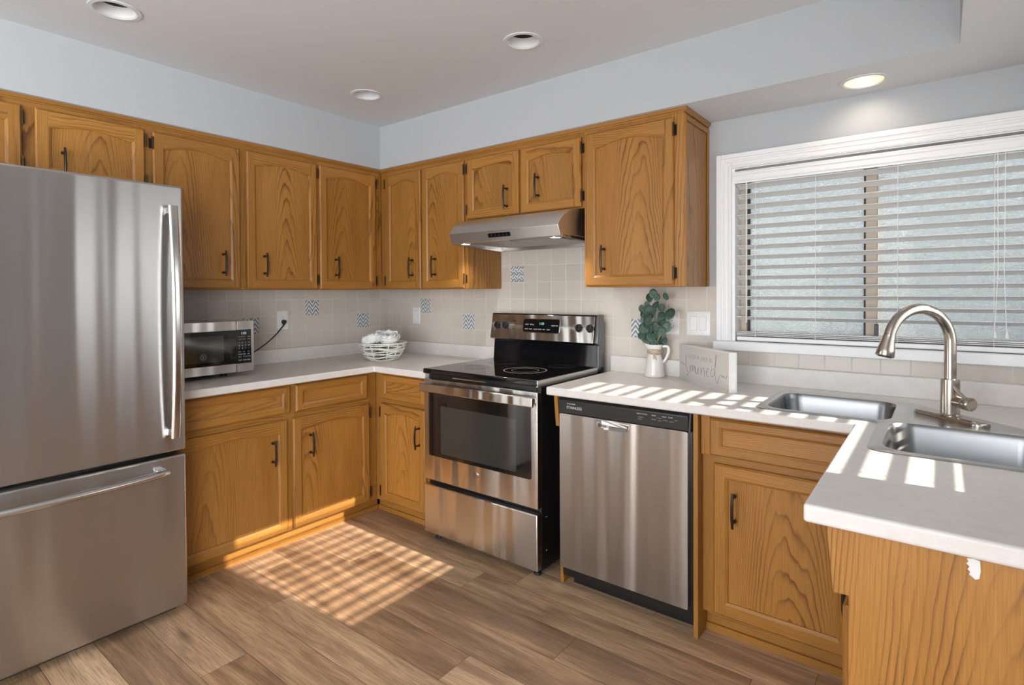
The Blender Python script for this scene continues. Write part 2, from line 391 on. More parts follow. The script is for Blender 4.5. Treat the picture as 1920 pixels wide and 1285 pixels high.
# ------------------------------------------------------------------ room shell
XR, YR, ZC, ZS, SD = 3.75, -6.0, 2.452, 2.174, .355     # right wall, rear wall, ceiling, soffit underside, soffit depth
LIGHTS = [(.790, -.797), (1.866, -.789), (.787, -1.985)]; SINKLIGHT = (3.078, -.172)

def build_floor():
    random.seed(4); mb = MB(); bm = mb.bm; W = .1655; y0 = -.0845-W
    uvl = bm.loops.layers.uv.new('UVMap'); tl = bm.loops.layers.float_color.new('tone')
    fixed = {4: 1.587, 3: 1.765, 5: 2.2, 7: 1.94, 8: 1.03, 10: 1.267}
    g = .0007
    for r in range(36):
        ya = -.0845-W*r; yb = ya-W
        st = fixed.get(r, random.uniform(.2, 1.4)); L = 1.22; x = st - L*3
        while x < XR:
            xa, xb = max(x, 0), min(x+L, XR)
            if xb > xa + .01:
                t = random.random(); q = random.random()
                vs = [bm.verts.new(p) for p in ((xa+g, yb+g, 0), (xb-g, yb+g, 0), (xb-g, ya-g, 0), (xa+g, ya-g, 0))]
                f = bm.faces.new(vs); f.material_index = 0
                for lp in f.loops:
                    co = lp.vert.co; lp[uvl].uv = (co.x, (co.y-yb)); lp[tl] = (t, q, 0, 1)
            x += L
    mb.box(0, XR, -6.05, 0, -.08, -.0012, 1)
    return struct(mb.build('floor', ['floor', 'seam'], smooth=0, weld=False))
build_floor()

mb = MB()
WX0, WX1, WZ0, WZ1 = 2.525, 3.66, 1.11, 1.935
mb.box(-.14, WX0, 0, .14, 0, ZC); mb.box(WX1, XR+.14, 0, .14, 0, ZC); mb.box(WX0, WX1, 0, .14, 0, WZ0); mb.box(WX0, WX1, 0, .14, WZ1, ZC)
struct(mb.build('wall_back', 'wall', smooth=0, weld=False))
mb = MB(); mb.box(-.14, 0, YR, 0, 0, ZC); struct(mb.build('wall_left', 'wall', smooth=0))
RY0, RY1 = -1.24, -.20
mb = MB(); mb.box(XR, XR+.14, RY1, 0, 0, ZC); mb.box(XR, XR+.14, YR, -5.45, 0, ZC); mb.box(XR, XR+.14, -3.25, RY0, 0, ZC); mb.box(XR, XR+.14, -5.45, -3.25, 2.1, ZC); mb.box(XR, XR+.14, RY0, RY1, 0, WZ0); mb.box(XR, XR+.14, RY0, RY1, 1.975, ZC)
struct(mb.build('wall_right', 'wall', smooth=0, weld=False))
mb = MB(); mb.box(-.14, 1.3, YR-.14, YR, 0, ZC); mb.box(3.4, XR+.14, YR-.14, YR, 0, ZC); mb.box(1.3, 3.4, YR-.14, YR, 0, .35); mb.box(1.3, 3.4, YR-.14, YR, 2.35, ZC)
struct(mb.build('wall_rear', 'wall', smooth=0, weld=False))
mb = MB(); mb.holes([(-.14, YR-.14), (XR+.14, YR-.14), (XR+.14, .14), (-.14, .14)], [circ(*p, .068) for p in LIGHTS], ZC)
struct(mb.build('ceiling', 'ceil', smooth=0))
mb = MB()
mb.holes([(0, YR), (SD, YR), (SD, -SD), (3.369, -SD), (3.369, YR), (XR, YR), (XR, 0), (0, 0)], [circ(*SINKLIGHT, .068)], ZS, 0)
for a, b in (((SD, YR), (SD, -SD)), ((SD, -SD), (3.369, -SD)), ((3.369, -SD), (3.369, YR))):
    mb.face([(a[0], a[1], ZS), (b[0], b[1], ZS), (b[0], b[1], ZC), (a[0], a[1], ZC)], 1)
struct(mb.build('ceiling_soffit', ['ceil', 'wall'], smooth=0, bevel=0))

mb = MB(); T = .006
mb.box(0, 1.108, -T, 0, .995, 1.376); mb.box(1.108, 1.90, -T, 0, .90, 1.78); mb.box(1.90, 2.455, -T, 0, .995, 1.374); mb.box(2.455, XR, -T, 0, .995, 1.07)
struct(mb.build('wall_back_tile', 'tile', smooth=0, weld=False))
mb = MB(); mb.box(0, T, -1.76, -T, .995, 1.376); struct(mb.build('wall_left_tile', 'tile', smooth=0))
mb = MB(); mb.box(XR-T, XR, -1.5, -T, .995, 1.07); struct(mb.build('wall_right_tile', 'tile', smooth=0))

def decor(name, p, wall, label, mat='chev'):
    mb = MB(); mb.box(0, .0985, -.0022, 0, 0, .0985)
    o = mb.build(name, mat, bevel=.001)
    if wall == 'b': o.location = (p[0], -T+.0004, p[1])
    else: o.location = (T-.0004, p[0], p[1]); o.rotation_euler = (0, 0, PI/2)
    tag(o, label, 'tile', 'patterned accent tiles in the backsplash')
decor('chevron_tile', (-.698, 1.2045), 'l', 'blue and white chevron tile just right of the wall outlet with the plugged cord')
decor('chevron_tile', (-.289, 1.1035), 'l', 'blue and white chevron tile above the white flowers on the left-hand wall')
decor('chevron_tile', (-1.115, 1.1035), 'l', 'blue and white chevron tile half hidden behind the microwave corner')
decor('chevron_tile', (.3655, 1.207), 'b', 'blue and white chevron tile beside the blank white plate near the corner')
decor('chevron_tile', (.7765, 1.1035), 'b', 'blue and white chevron tile between the corner plate and the stove')
decor('chevron_tile', (2.0025, 1.1045), 'b', 'blue and white chevron tile behind the eucalyptus leaves')
decor('woven_pattern_tile', (1.1855, 1.412), 'b', 'blue basket weave pattern tile under the range hood', 'weave')

# recessed ceiling lights
def can_light(p, z, label, lit=False):
    t = thing('recessed_light', label, 'ceiling light', (p[0], p[1], z), 0, 'recessed ceiling lights')
    mb = MB(); mb.lathe([(.088, -.0005), (.087, -.004), (.072, -.005), (.067, -.001), (.067, .004)], 36, cap0=False, cap1=False); mb.build('trim_ring', 'ceil', t)
    mb = MB(); mb.lathe([(.0665, .003), (.062, .040)], 32, cap0=False, cap1=False); mb.build('reflector', 'chrome_cone', t, smooth=50)
    mb = MB(); mb.lathe([(.062, .040), (.056, .062), (.050, .105), (.0, .106)], 32, cap0=False, cap1=False); mb.build('baffle', 'chrome_cone' if lit else 'black_soft', t, smooth=50)  # black stands in for the shade deep inside the unlit cans
    mb = MB(); mb.lathe([(.0, .07), (.02, .071), (.035, .08), (.04, .092), (.02, .104)], 20, cap0=False, cap1=False); mb.build('bulb', 'bulb_w' if lit else 'bulb_off', t)
    if lit:
        l = bpy.data.lights.new('sink_lamp', 'SPOT'); l.energy = 1.8; l.color = (1, .86, .70); l.spot_size = math.radians(120); l.spot_blend = 1; l.shadow_soft_size = .03
        o = bpy.data.objects.new('sink_lamp', l); C.objects.link(o); o.parent = t; o.location = (0, 0, -.004); o.rotation_euler = (math.radians(32), 0, 0)
        l = bpy.data.lights.new('can_glow', 'POINT'); l.energy = .35; l.color = (1, .66, .34); l.shadow_soft_size = .02
        o = bpy.data.objects.new('can_glow', l); C.objects.link(o); o.parent = t; o.location = (0, 0, .055)
M['chrome_cone'] = plain('can_reflector', (.72, .72, .72), .4)
can_light(LIGHTS[0], ZC, 'unlit recessed light nearest the inner corner of the tray ceiling')
can_light(LIGHTS[1], ZC, 'unlit recessed light in the tray ceiling over the stove')
can_light(LIGHTS[2], ZC, 'unlit recessed light in the tray ceiling near the refrigerator')
can_light(SINKLIGHT, ZS, 'glowing amber recessed light in the soffit over the sink window', True)

# ------------------------------------------------------------------ windows
def window(name, L, loc, rz, pane_mat, top=None):
    t = thing(name, None, None, loc, rz); struct(t)
    h = (top or WZ1)-WZ0; mb = MB(); cw = .07
    def strip(x0, x1, z0, z1, d): mb.box(x0, x1, -d, 0, z0, z1)
    for d, a, b in ((.012, 0, cw), (.019, .046, cw), (.016, .026, .040), (.015, .004, .014)):
        strip(-b, -a, -.0, h+b, d); strip(L+a, L+b, -.0, h+b, d); strip(-a, L+a, h+a, h+b, d)
    mb.build('window_casing', 'trim', t, bevel=.003, weld=False)
    mb = MB(); mb.box(-.082, L+.082, -.034, .075, -.045, 0); mb.build('window_sill', 'trim', t, bevel=.005)
    mb = MB(); e = .014
    mb.box(0, e, .0, .14, 0, h); mb.box(L-e, L, .0, .14, 0, h); mb.box(e, L-e, .0, .14, h-.004, h); mb.box(e, L-e, .075, .14, 0, .012); mb.build('window_jamb', 'trim', t, smooth=0)
    mb = MB(); a, b = .075, .118; fx0, fx1 = .02, L-.02; f = .028
    mb.box(fx0, fx0+f, a, b, .012, h-.014); mb.box(fx1-f, fx1, a, b, .012, h-.014); mb.box(fx0+f, fx1-f, a, b, .012, .036); mb.box(fx0+f, fx1-f, a, b, h-.04, h-.014)
    mb.build('window_frame', 'tan_frame', t, bevel=.002, weld=False)
    mx = .538 if L > 1.1 else L/2-.02
    if pane_mat == 'clear':
        mb = MB(); mb.box(fx0+f, fx1-f, .100, .104, .036, h-.04); mb.build('window_pane', pane_mat, t, smooth=0); return t
    mb = MB(); mb.box(mx, mx+.042, a-.004, b, .036, h-.04); mb.build('window_mullion', 'tan_frame', t, bevel=.002)
    mb = MB(); mb.box(mx-.008, mx, a+.01, b, .036, h-.04); mb.box(fx0+f, fx0+f+.010, a+.02, b, .036, h-.04); mb.box(fx0+f+.01, mx-.008, a+.02, b, .036, .042); mb.build('window_gasket', 'slot', t, smooth=0, weld=False)
    mb = MB(); mb.box(mx+.033, mx+.048, a-.022, a-.004, .02, .095); mb.build('window_latch', 'black_soft', t, bevel=.002)
    for x0, x1 in ((fx0+f, mx-.001), (mx+.043, fx1-f)):
        mb = MB(); mb.box(x0, x1, .100, .104, .036, h-.04); mb.build('window_pane', pane_mat, t, smooth=0)
    return t
window('window_1', WX1-WX0, (WX0, 0, WZ0), 0, 'obscure')
window('window_2', RY1-RY0, (XR, RY1, WZ0), -PI/2, 'clear', 1.975)

def blind(label, L, loc, rz, tilt, pitch=.047, full=True, top=None):
    t = thing('window_blind', label, 'blind', loc, rz); h = (top or WZ1)-WZ0
    x0, x1 = .018, L-.018
    mb = MB(); prof = [(.004, h-.016), (-.004, h-.016), (-.004, h-.021), (-.010, h-.024), (-.010, h-.034), (-.006, h-.038), (-.006, h-.060), (-.002, h-.064), (-.002, h-.073), (.004, h-.073)]
    mb.prism(prof, 'x', .004, L-.004); mb.build('valance', 'trim', t, bevel=.0012)
    mb = MB(); mb.box(x0, x1, .012, .058, h-.065, h-.03); mb.build('headrail', 'blind', t, bevel=.002)
    mb = MB(); zs = []; z = h-.085
    while z > (.075 if full else .045): zs.append(z); z -= pitch
    c, s = math.cos(tilt), math.sin(tilt)
    for z in zs + ([.043, .036, .029] if full else []):
        cc, ss = (c, s) if z > .05 else (1, 0)
        pts = []
        for v, sg in ((.0250, 0), (.013, .0022), (0, .003), (-.013, .0022), (-.0250, 0)): pts.append((v, sg+.0013))
        pts += [(-q[0], q[1]-.0026) for q in pts]
        mb.prism([(.034+p*cc+q*ss, z-p*ss+q*cc) for p, q in pts], 'x', x0, x1)
    mb.build('slats', 'blind', t, smooth=50, weld=False)
    mb = MB(); mb.box(x0, x1, .010, .058, .0005, .022); mb.build('bottom_rail', 'trim', t, bevel=.004)
    for f in ((.105, .355, .655, .955) if full else (.08, .92)):
        f = f*L if not full else f
        mb = MB()
        for y in (.006, .062): mb.cyl((f, y, .02), (f, y, h-.04), .0011, 6)
        mb.build('ladder_cord', 'cord', t)
    if full:
        mb = MB(); mb.cyl((.066, .002, h-.07), (.066, .001, .09), .0032, 8); mb.build('tilt_wand', 'blind', t)
        mb = MB()
        for k, dx in enumerate((-.012, .010)): mb.tube([(.975+dx, .003, h-.07), (.975+dx*.8, .002, .3), (.975+dx*1.5, .001, .1), (.975+dx*1.6, .0, .075)], .0013, 6)
        for dx in (-.018, .016): mb.lathe([(.002, .085), (.005, .075), (.007, .058), (.004, .055)], 10, (.975+dx, 0, 0))
        mb.build('lift_cord', 'cord', t, weld=False)
    return t
blind('white two inch slat blind over the wide window behind the sink', WX1-WX0, (WX0, 0, WZ0), 0, math.radians(18), .0485)
blind('white slat blind on the sunlit window of the right-hand wall', RY1-RY0, (XR, RY1, WZ0), -PI/2, math.radians(-9), .0485, False, 1.975)

def big_window(name, L, H, loc, rz, n):
    t = struct(thing(name, None, None, loc, rz)); mb = MB(); f = .05
    for x in [i*(L-f)/n for i in range(n+1)]: mb.box(x, x+f, .05, .10, 0, H)
    mb.box(0, L, .05, .10, 0, f); mb.box(0, L, .05, .10, H-f, H); mb.build('window_frame', 'trim', t, smooth=0, weld=False)
    mb = MB(); mb.box(f, L-f, .07, .074, f, H-f); mb.build('window_pane', 'clear', t, smooth=0)
big_window('added_rear_window', 2.1, 2.0, (3.4, YR, .35), PI, 2)  # unseen rear window added to let fill light in
big_window('added_patio_door', 2.2, 2.1, (XR, -3.25, 0), -PI/2, 2)  # patio door added out of view as an opening for fill light

# outside
mb = MB(); mb.box(-4, 9, .3, 9, -.2, -.1); struct(mb.build('exterior_ground', 'ground', smooth=0))
def hedge():
    random.seed(9); mb = MB()
    for i in range(60):
        x = random.uniform(-1.5, 7); y = random.uniform(3.4, 4.2); z = random.uniform(0, 1.75)
        r = random.uniform(.28, .5)
        m = Matrix.Translation((x, y, z)) @ Matrix.Diagonal((r, r*.8, r*.9, 1)); bmesh.ops.create_icosphere(mb.bm, subdivisions=2, radius=1, matrix=m)
    for v in mb.bm.verts: v.co += Vector((random.uniform(-.05, .05),)*3)
    return mb.build('hedge', 'hedge', smooth=60, weld=False)
tag(hedge(), 'blurred green hedge outside behind the textured window glass', 'hedge', kind='stuff')
mb = MB(); mb.box(9.0, 9.3, -7, -2.3, -.1, 8); struct(mb.build('sun_blocker', 'wall', smooth=0))  # unseen slab added to keep the sun out of the patio opening
mb = MB(); mb.box(3.62, 4.3, .55, 1.05, -.1, 1.27); mb.box(3.59, 4.33, .52, 1.08, 1.27, 1.31)
tag(mb.build('utility_box', 'utility', bevel=.01, weld=False), 'dark grey box standing outside low behind the window glass', 'box')

# ------------------------------------------------------------------ cabinets
def handle(parent, x, z, y=-.02, L=.132, horiz=False):
    mb = MB(); n = 10; pts = []
    for i in range(n+1):
        u = i/n*2-1; d = .030+.007*(1-u*u)
        pts.append((x+u*L/2, y-d, z) if horiz else (x, y-d, z+u*L/2))
    mb.tube(pts, [.0042+.0016*(1-abs(i/n*2-1)**3) for i in range(n+1)], 8)
    for u in (-.72, .72):
        p = (x+u*L/2, y, z) if horiz else (x, y, z+u*L/2)
        mb.cyl(p, (p[0], y-.034, p[2]), .0045, 8); mb.cyl(p, (p[0], y-.003, p[2]), .0075, 10)
    return mb.build('handle', 'bronze', parent, weld=False)
def hinge(parent, x, z, side):
    mb = MB(); s = -1 if side == 'L' else 1
    mb.cyl((x+s*.003, -.021, z-.026), (x+s*.003, -.021, z+.026), .0042, 8)
    mb.box(min(x+s*.001, x+s*.012), max(x+s*.001, x+s*.012), -.0025, 0.001, z-.024, z+.024)
    for k in (-1, 1): mb.lathe([(.0001, -.004), (.0035, -.002), (.0042, .003)], 8, (x+s*.003, -.021, z+k*.028))
    return mb.build('hinge', 'bronze', parent, weld=False)
def door(parent, x, y, z, w, h, rise=.04, hin=None, hand=None, name='door', sw=.042, rail=.042, level=False):
    """a framed front: stiles, rails, routed inner edge and recessed panel"""
    t = .020; mb = MB(); e = .006; ql, qr, qb = sw, w-sw, rail; zt = h-rail-rise
    N = 14; top = []
    if rise:
        sh = .014; top = [(qr, zt), (qr-sh, zt)]
        for k in range(N+1):
            u = k/N; top.append((qr-sh-(qr-ql-2*sh)*u, zt+rise*math.sin(PI*u) if 0 < u < 1 else zt+.001))
        top += [(ql+sh, zt), (ql, zt)]
    else: top = [(qr, zt), (ql, zt)]
    tq = []
    for p in top:
        if not tq or (abs(p[0]-tq[-1][0])+abs(p[1]-tq[-1][1])) > .002: tq.append(p)
    Q = [(ql, qb), (qr, qb)] + tq
    cx, cz = w/2, (qb+zt)/2; d = .010
    P = [(min(max(p[0], ql+d), qr-d), (p[1]+d) if p[1] < cz else p[1]-d) for p in Q]
    V, H = 0, 1
    F = -t
    def f(pts, m): mb.face([(p[0], p[1], p[2]) for p in pts], m)
    # front faces (inside the chamfered outline)
    f([(e, F, e), (ql, F, e), (ql, F, h-e), (e, F, h-e)], V); f([(qr, F, e), (w-e, F, e), (w-e, F, h-e), (qr, F, h-e)], V)
    f([(ql, F, e), (qr, F, e), (qr, F, qb), (ql, F, qb)], H)
    for a, b in zip(tq, tq[1:]):
        if abs(a[0]-b[0]) > 1e-5: f([(a[0], F, a[1]), (a[0], F, h-e), (b[0], F, h-e), (b[0], F, b[1])], H)
    n = len(Q)
    for i in range(n):
        j = (i+1) % n; a, b, c, dd = Q[i], Q[j], P[j], P[i]
        m = V if abs(a[0]-b[0]) < 1e-5 else H
        f([(a[0], F, a[1]), (b[0], F, b[1]), (c[0], F+.006, c[1]), (dd[0], F+.006, dd[1])], m)
        f([(dd[0], F+.006, dd[1]), (c[0], F+.006, c[1]), (c[0], F+.012, c[1]), (dd[0], F+.012, dd[1])], m)
    O0 = [(e, e), (w-e, e), (w-e, h-e), (e, h-e)]; O1 = [(0, 0), (w, 0), (w, h), (0, h)]
    for i in range(4):
        j = (i+1) % 4; m = H if i in (0, 2) else V
        f([(O0[i][0], F, O0[i][1]), (O0[j][0], F, O0[j][1]), (O1[j][0], F+e, O1[j][1]), (O1[i][0], F+e, O1[i][1])], m)
        f([(O1[i][0], F+e, O1[i][1]), (O1[j][0], F+e, O1[j][1]), (O1[j][0], 0, O1[j][1]), (O1[i][0], 0, O1[i][1])], m)
    o = mb.build(name, ['oak_v', 'oak_h'], parent, smooth=0, loc=(x, y, z), weld=False)
    mb = MB(); mb.box(ql-.004, qr+.004, F+.0115, F+.0165, qb-.004, h-rail+.012 if rise else zt+.004)
    mb.build('panel', 'oak_ph' if level else 'oak_p', o, smooth=0)
    if hand: handle(o, hand[0], hand[1])
    if hin:
        for hz in ((.055, h-.055) if h > .3 else (.05, h-.05)): hinge(o, 0 if hin == 'L' else w, hz, hin)
    return o
def face_frame(parent, x0, x1, z0, z1, y, xs=(), zs=(), st=.066, name='face_frame'):
    mb = MB(); d = .019
    mb.box(x0, x0+st, y, y+d, z0, z1, 0); mb.box(x1-st, x1, y, y+d, z0, z1, 0)
    for a, b in ((z0, z0+st*.9), (z1-st, z1)) + tuple((q-.02, q+.02) for q in zs): mb.box(x0+st, x1-st, y+.0004, y+d, a, b, 1)
    for q in xs: mb.box(q-.034, q+.034, y+.0002, y+d, z0+st*.9, z1-st, 0)
    return mb.build(name, ['oak_v', 'oak_h'], parent, smooth=0, weld=False)
def carcass(parent, x0, x1, y0, y1, z0, z1, toe=0, top=True):
    mb = MB(); s = .015
    mb.box(x0, x0+s, y0, y1, z0, z1); mb.box(x1-s, x1, y0, y1, z0, z1); mb.box(x0+s, x1-s, y1-.008, y1, z0, z1)
    mb.box(x0+s, x1-s, y0, y1-.008, z0+.002, z0+.017)
    if top: mb.box(x0+s, x1-s, y0, y1-.008, z1-.016, z1)
    return mb.build('carcass', 'oak_v', parent, smooth=0, weld=False)
ZU0, ZU1, DU = 1.372, 2.170, .32
def upper(label, loc, rz, w, z0, doors, xs=(), name='wall_cabinet'):
    t = thing(name, label, 'cabinet', (loc[0], loc[1], z0), rz, 'oak wall cabinets'); h = ZU1-z0
    carcass(t, .002, w-.002, -DU+.019, -.008, 0, h); face_frame(t, 0, w, 0, h-.001, -DU, xs)
    for x, zb, dw, dh, rise, hin, hand in doors: door(t, x, -DU, zb-z0, dw, dh, rise, hin, (hand[0], hand[1]-zb) if hand else None)
    return t
HZ = 1.509
# left wall run: local x is world y
ya = -2.62
upper('oak two-door cabinet above the refrigerator with short arched doors', (0, ya), PI/2, .902, 1.83,
      [(-2.585-ya, 1.836, .404, .294, .022, 'R', (.045, 1.91)), (-2.137-ya, 1.836, .401, .294, .022, 'R', (.090, 1.91))], xs=(-2.159-ya,))
yb = -1.718
upper('wide oak wall cabinet with two tall arched doors above the microwave', (0, yb), PI/2, .912, ZU0,
      [(-1.701-yb, 1.376, .415, .752, .026, 'L', (.322, HZ)), (-1.249-yb, 1.376, .428, .752, .026, 'R', (.094, HZ))], xs=(-1.266-yb,))
yc = -.806
upper('single-door oak wall cabinet in the corner of the left-hand wall', (0, yc), PI/2, .484, ZU0,
      [(-.800-yc, 1.376, .420, .752, .026, 'R', (.106, HZ))])
# back wall run
upper('oak wall cabinet in the corner with two narrow arched doors beside the hood', (.3225, 0), 0, .7855, ZU0,
      [(.382-.3225, 1.376, .337, .752, .026, 'L', (.266, HZ)), (.734-.3225, 1.376, .355, .752, .026, 'R', (.117, HZ))], xs=(.7265-.3225,))
upper('short oak cabinet with two arched doors directly over the range hood', (1.108, 0), 0, .792, 1.772,
      [(.010, 1.778, .377, .350, .022, 'L', (.300, 1.874)), (.402, 1.778, .378, .350, .022, 'R', (.119, 1.909))], xs=(.3945,))
upper('large single-door oak wall cabinet between the hood and the window', (1.900, 0), 0, .513, ZU0,
      [(.016, 1.378, .450, .755, .028, 'R', (.103, HZ))])
# moulding along the cabinet tops
mb = MB()
prof = [(0, 2.152), (-.004, 2.152), (-.006, 2.157), (-.011, 2.161), (-.013, 2.166), (-.013, 2.1735), (0, 2.1735)]
def run(a, b, axis):
    if axis == 'x': mb.loft([[(a, -DU+p, z) for p, z in prof], [(b, -DU+p, z) for p, z in prof]], 0)
    else: mb.loft([[(DU-p, a, z) for p, z in prof], [(DU-p, b, z) for p, z in prof]], 0)
run(DU, 2.413, 'x'); run(-2.62, -DU, 'y')
mb.loft([[(2.413-p, -DU-.013, z) for p, z in prof], [(2.413-p, 0, z) for p, z in prof]], 0)
struct(mb.build('trim_1', 'oak_h', smooth=0, weld=False))
mb = MB(); mb.box(2.4135, 2.4175, -.022, -.001, 1.372, 2.142); mb.box(2.4135, 2.4175, -.319, -.300, 1.372, 2.142); mb.box(2.4135, 2.4165, -.3, -.022, 2.12, 2.142)
struct(mb.build('trim_2', 'oak_v', smooth=0, weld=False))

# base cabinets
FB, ZB1 = .60, .876
def base(label, loc, rz, w, drawers, doors, xs=(), toe=.53, name='base_cabinet', tx=(0, 0)):
    t = thing(name, label, 'cabinet', (loc[0], loc[1], 0), rz, 'oak base cabinets')
    carcass(t, .002, w-.002, -FB+.019, -.03, .095, ZB1-.001, top=False); face_frame(t, 0, w, .095, ZB1, -FB, xs, (.706,))
    mb = MB(); mb.box(tx[0], w+tx[1], -toe, -toe+.016, 0, .094); mb.box(tx[0], w+tx[1], -toe-.010, -toe, 0, .028); mb.build('toe_kick', 'oak_h', t, smooth=0, weld=False)
    for x, z, dw, dh in drawers: door(t, x, -FB, z, dw, dh, 0, None, None, 'drawer_front', .036, .030, True)
    for x, z, dw, dh, rise, hin, hand in doors: door(t, x, -FB, z, dw, dh, rise, hin, (hand[0], hand[1]-z) if hand else None)
    return t
y0 = -1.745
base('long oak base cabinet with two drawers and two doors between the refrigerator and corner', (0, y0), PI/2, 1.143,
     [(-1.735-y0, .722, .563, .140), (-1.139-y0, .722, .462, .141)],
     [(-1.735-y0, .104, .545, .584, .022, 'L', (.460, .536)), (-1.157-y0, .104, .494, .584, .022, 'R', (.097, .536))], xs=(-1.170-y0,), tx=(0, .061))
base('narrow oak base cabinet with one drawer tucked between the corner and stove', (.600, 0), 0, .478,
     [(.065, .718, .388, .142)], [(.062, .108, .384, .584, .022, 'L', (.340, .538))], tx=(-.059, 0))

# stove-side end panel with its corbel, and the panel right of the dishwasher
def end_panel(label, x, loc_top, thick):
    mb = MB()
    mb.prism([(-.03, 0), (-.592, 0), (-.592, .735), (-.626, .735), (-.642, .876), (-.03, .876)], 'x', x, x+thick)
    return tag(mb.build('end_panel', 'oak_v', bevel=.0015, smooth=0), label, 'cabinet panel', 'oak end panels')
end_panel('narrow oak end panel with a tapered top between the stove and dishwasher', 1.921, 0, .019)
mb = MB(); mb.box(2.563, 2.581, -.638, -.03, 0.0, .876)
tag(mb.build('end_panel', 'oak_v', bevel=.0015, smooth=0), 'straight oak end panel on the right side of the dishwasher', 'cabinet panel', 'oak end panels')

# sink base cabinet
t = thing('sink_base_cabinet', 'oak sink base cabinet with false drawer front beside the dishwasher', 'cabinet', (2.582, 0, 0))
w_ = .596
mb = MB(); s_ = .015
mb.box(.002, .017, -.566, -.03, .095, .875); mb.box(w_-.017, w_-.002, -.566, -.03, .095, .70); mb.box(.017, w_-.017, -.038, -.03, .095, .70); mb.box(.017, w_-.017, -.566, -.038, .097, .112)
mb.build('carcass', 'oak_v', t, smooth=0, weld=False)
face_frame(t, .0, w_, .095, .716, -.585, (), (), .07)
mb = MB(); mb.box(.001, .037, -.608, -.566, .716, .875, 0); mb.box(.037, w_, -.604, -.566, .716, .875, 1); mb.build('apron', ['oak_v', 'oak_h'], t, bevel=.002, smooth=0, weld=False)
door(t, .038, -.604, .722, .50, .141, 0, None, None, 'drawer_front', .036, .030, True)
door(t, .046, -.585, .104, .47, .582, 0, 'R', (.081, .424), sw=.044, rail=.046)
mb = MB(); mb.box(0, w_, -.535, -.519, 0, .094); mb.box(0, w_, -.547, -.535, 0, .028); mb.build('toe_kick', 'oak_h', t, smooth=0, weld=False)

# cabinet run under the right-hand counter, closed by a shaped end panel
t = thing('return_base_cabinet', 'oak end panel and cabinet under the right-hand countertop with a chipped paint spot', 'cabinet', (3.75, -1.46, 0))
mb = MB(); mb.box(-.552, -.03, .004, .80, .095, .113); mb.box(-.03, -.028, .004, .80, .113, .70); mb.box(-.552, -.03, .004, .019, .113, .70); mb.build('carcass', 'oak_v', t, smooth=0, weld=False)
mb = MB(); mb.box(-.570, -.562, .002, .872, .095, .876); mb.build('face_frame', 'oak_v', t, smooth=0)
mb = MB(); mb.box(-.51, -.494, .002, .925, 0, .094); mb.build('toe_kick', 'oak_h', t, smooth=0)
for yy, hs, hx_ in ((.835, 'L', .33), (.435, None, .07)):
    for o in (door(t, -.5705, yy, .104, .395, .584, .022, hs, (hx_, .43)), door(t, -.5705, yy, .718, .395, .14, 0, None, None, 'drawer_front', .036, .030, True)): o.rotation_euler = (0, 0, -PI/2)
mb = MB(); mb.prism([(-.004, 0), (-.573, 0), (-.573, .737), (-.600, .735), (-.613, .876), (-.004, .876)], 'y', -.018, 0)
mb.build('end_panel', 'oak_vp', t, bevel=.0015, smooth=0)
mb = MB(); random.seed(3)
pl = [(-.3895, .866), (-.380, .868), (-.371, .866), (-.370, .848), (-.372, .834), (-.3775, .831), (-.382, .835), (-.386, .838), (-.3845, .843), (-.3885, .847), (-.3855, .852), (-.390, .857), (-.387, .861)]
mb.prism(pl, 'y', -.0184, -.0178); tag(mb.build('paint_patch', 'white_pl', t, smooth=0), 'chalky white chipped spot')

# ------------------------------------------------------------------ countertops with sink
def counter(name, label, poly, holes, splash, z0=.877, z1=.915):
    mb = MB()
    mb.holes(poly, holes, z1); mb.holes(poly, holes, z0)
    for lp in [poly]+holes:
        for i in range(len(lp)):
            a, b = lp[i], lp[(i+1) % len(lp)]; mb.face([(a[0], a[1], z0), (b[0], b[1], z0), (b[0], b[1], z1), (a[0], a[1], z1)])
    o = mb.build(name, 'lam', bevel=.007, seg=4, smooth=40); tag(o, label, 'countertop')
    mb = MB()
    for b in splash: mb.box(*b, z1-.001, 1.0)
    mb.build('backsplash_lip', 'lam', o, bevel=.004, smooth=40, weld=False)
    return o
counter('countertop', 'pale laminate countertop in the left corner carrying the microwave and flower basket',
        [(.002, -1.748), (.655, -1.748), (.655, -.655), (1.085, -.655), (1.085, -.004), (.002, -.004)], [],
        [(.0065, .026, -1.748, -.026), (.0065, 1.085, -.026, -.0065)])
RIM = [(2.775, -.588), (2.775, -.150), (3.170, -.145), (3.260, -.185), (3.572, -.497), (3.612, -.588), (3.607, -.982), (3.164, -.982), (3.164, -.588)]
rim_o = fillet(RIM, .045, 5)
cen = Vector((3.19, -.56))
def inset(lp, d):
    out = []; n = len(lp)
    for i in range(n):
        a, p, b = Vector(lp[i-1]), Vector(lp[i]), Vector(lp[(i+1) % n])
        t = (b-a).normalized(); nn = Vector((t.y, -t.x)); out.append(tuple(p+nn*d))
    return out
sgn = sum(rim_o[i][0]*rim_o[(i+1) % len(rim_o)][1]-rim_o[(i+1) % len(rim_o)][0]*rim_o[i][1] for i in range(len(rim_o)))
hole_c = inset(rim_o, .012 if sgn < 0 else -.012)
counter('countertop', 'pale laminate corner countertop holding the double sink',
        [(1.886, -.655), (3.100, -.655), (3.100, -1.508), (3.742, -1.508), (3.742, -.004), (1.886, -.004)], [hole_c],
        [(1.886, 3.742, -.026, -.0065), (3.722, 3.7425, -1.508, -.026)])

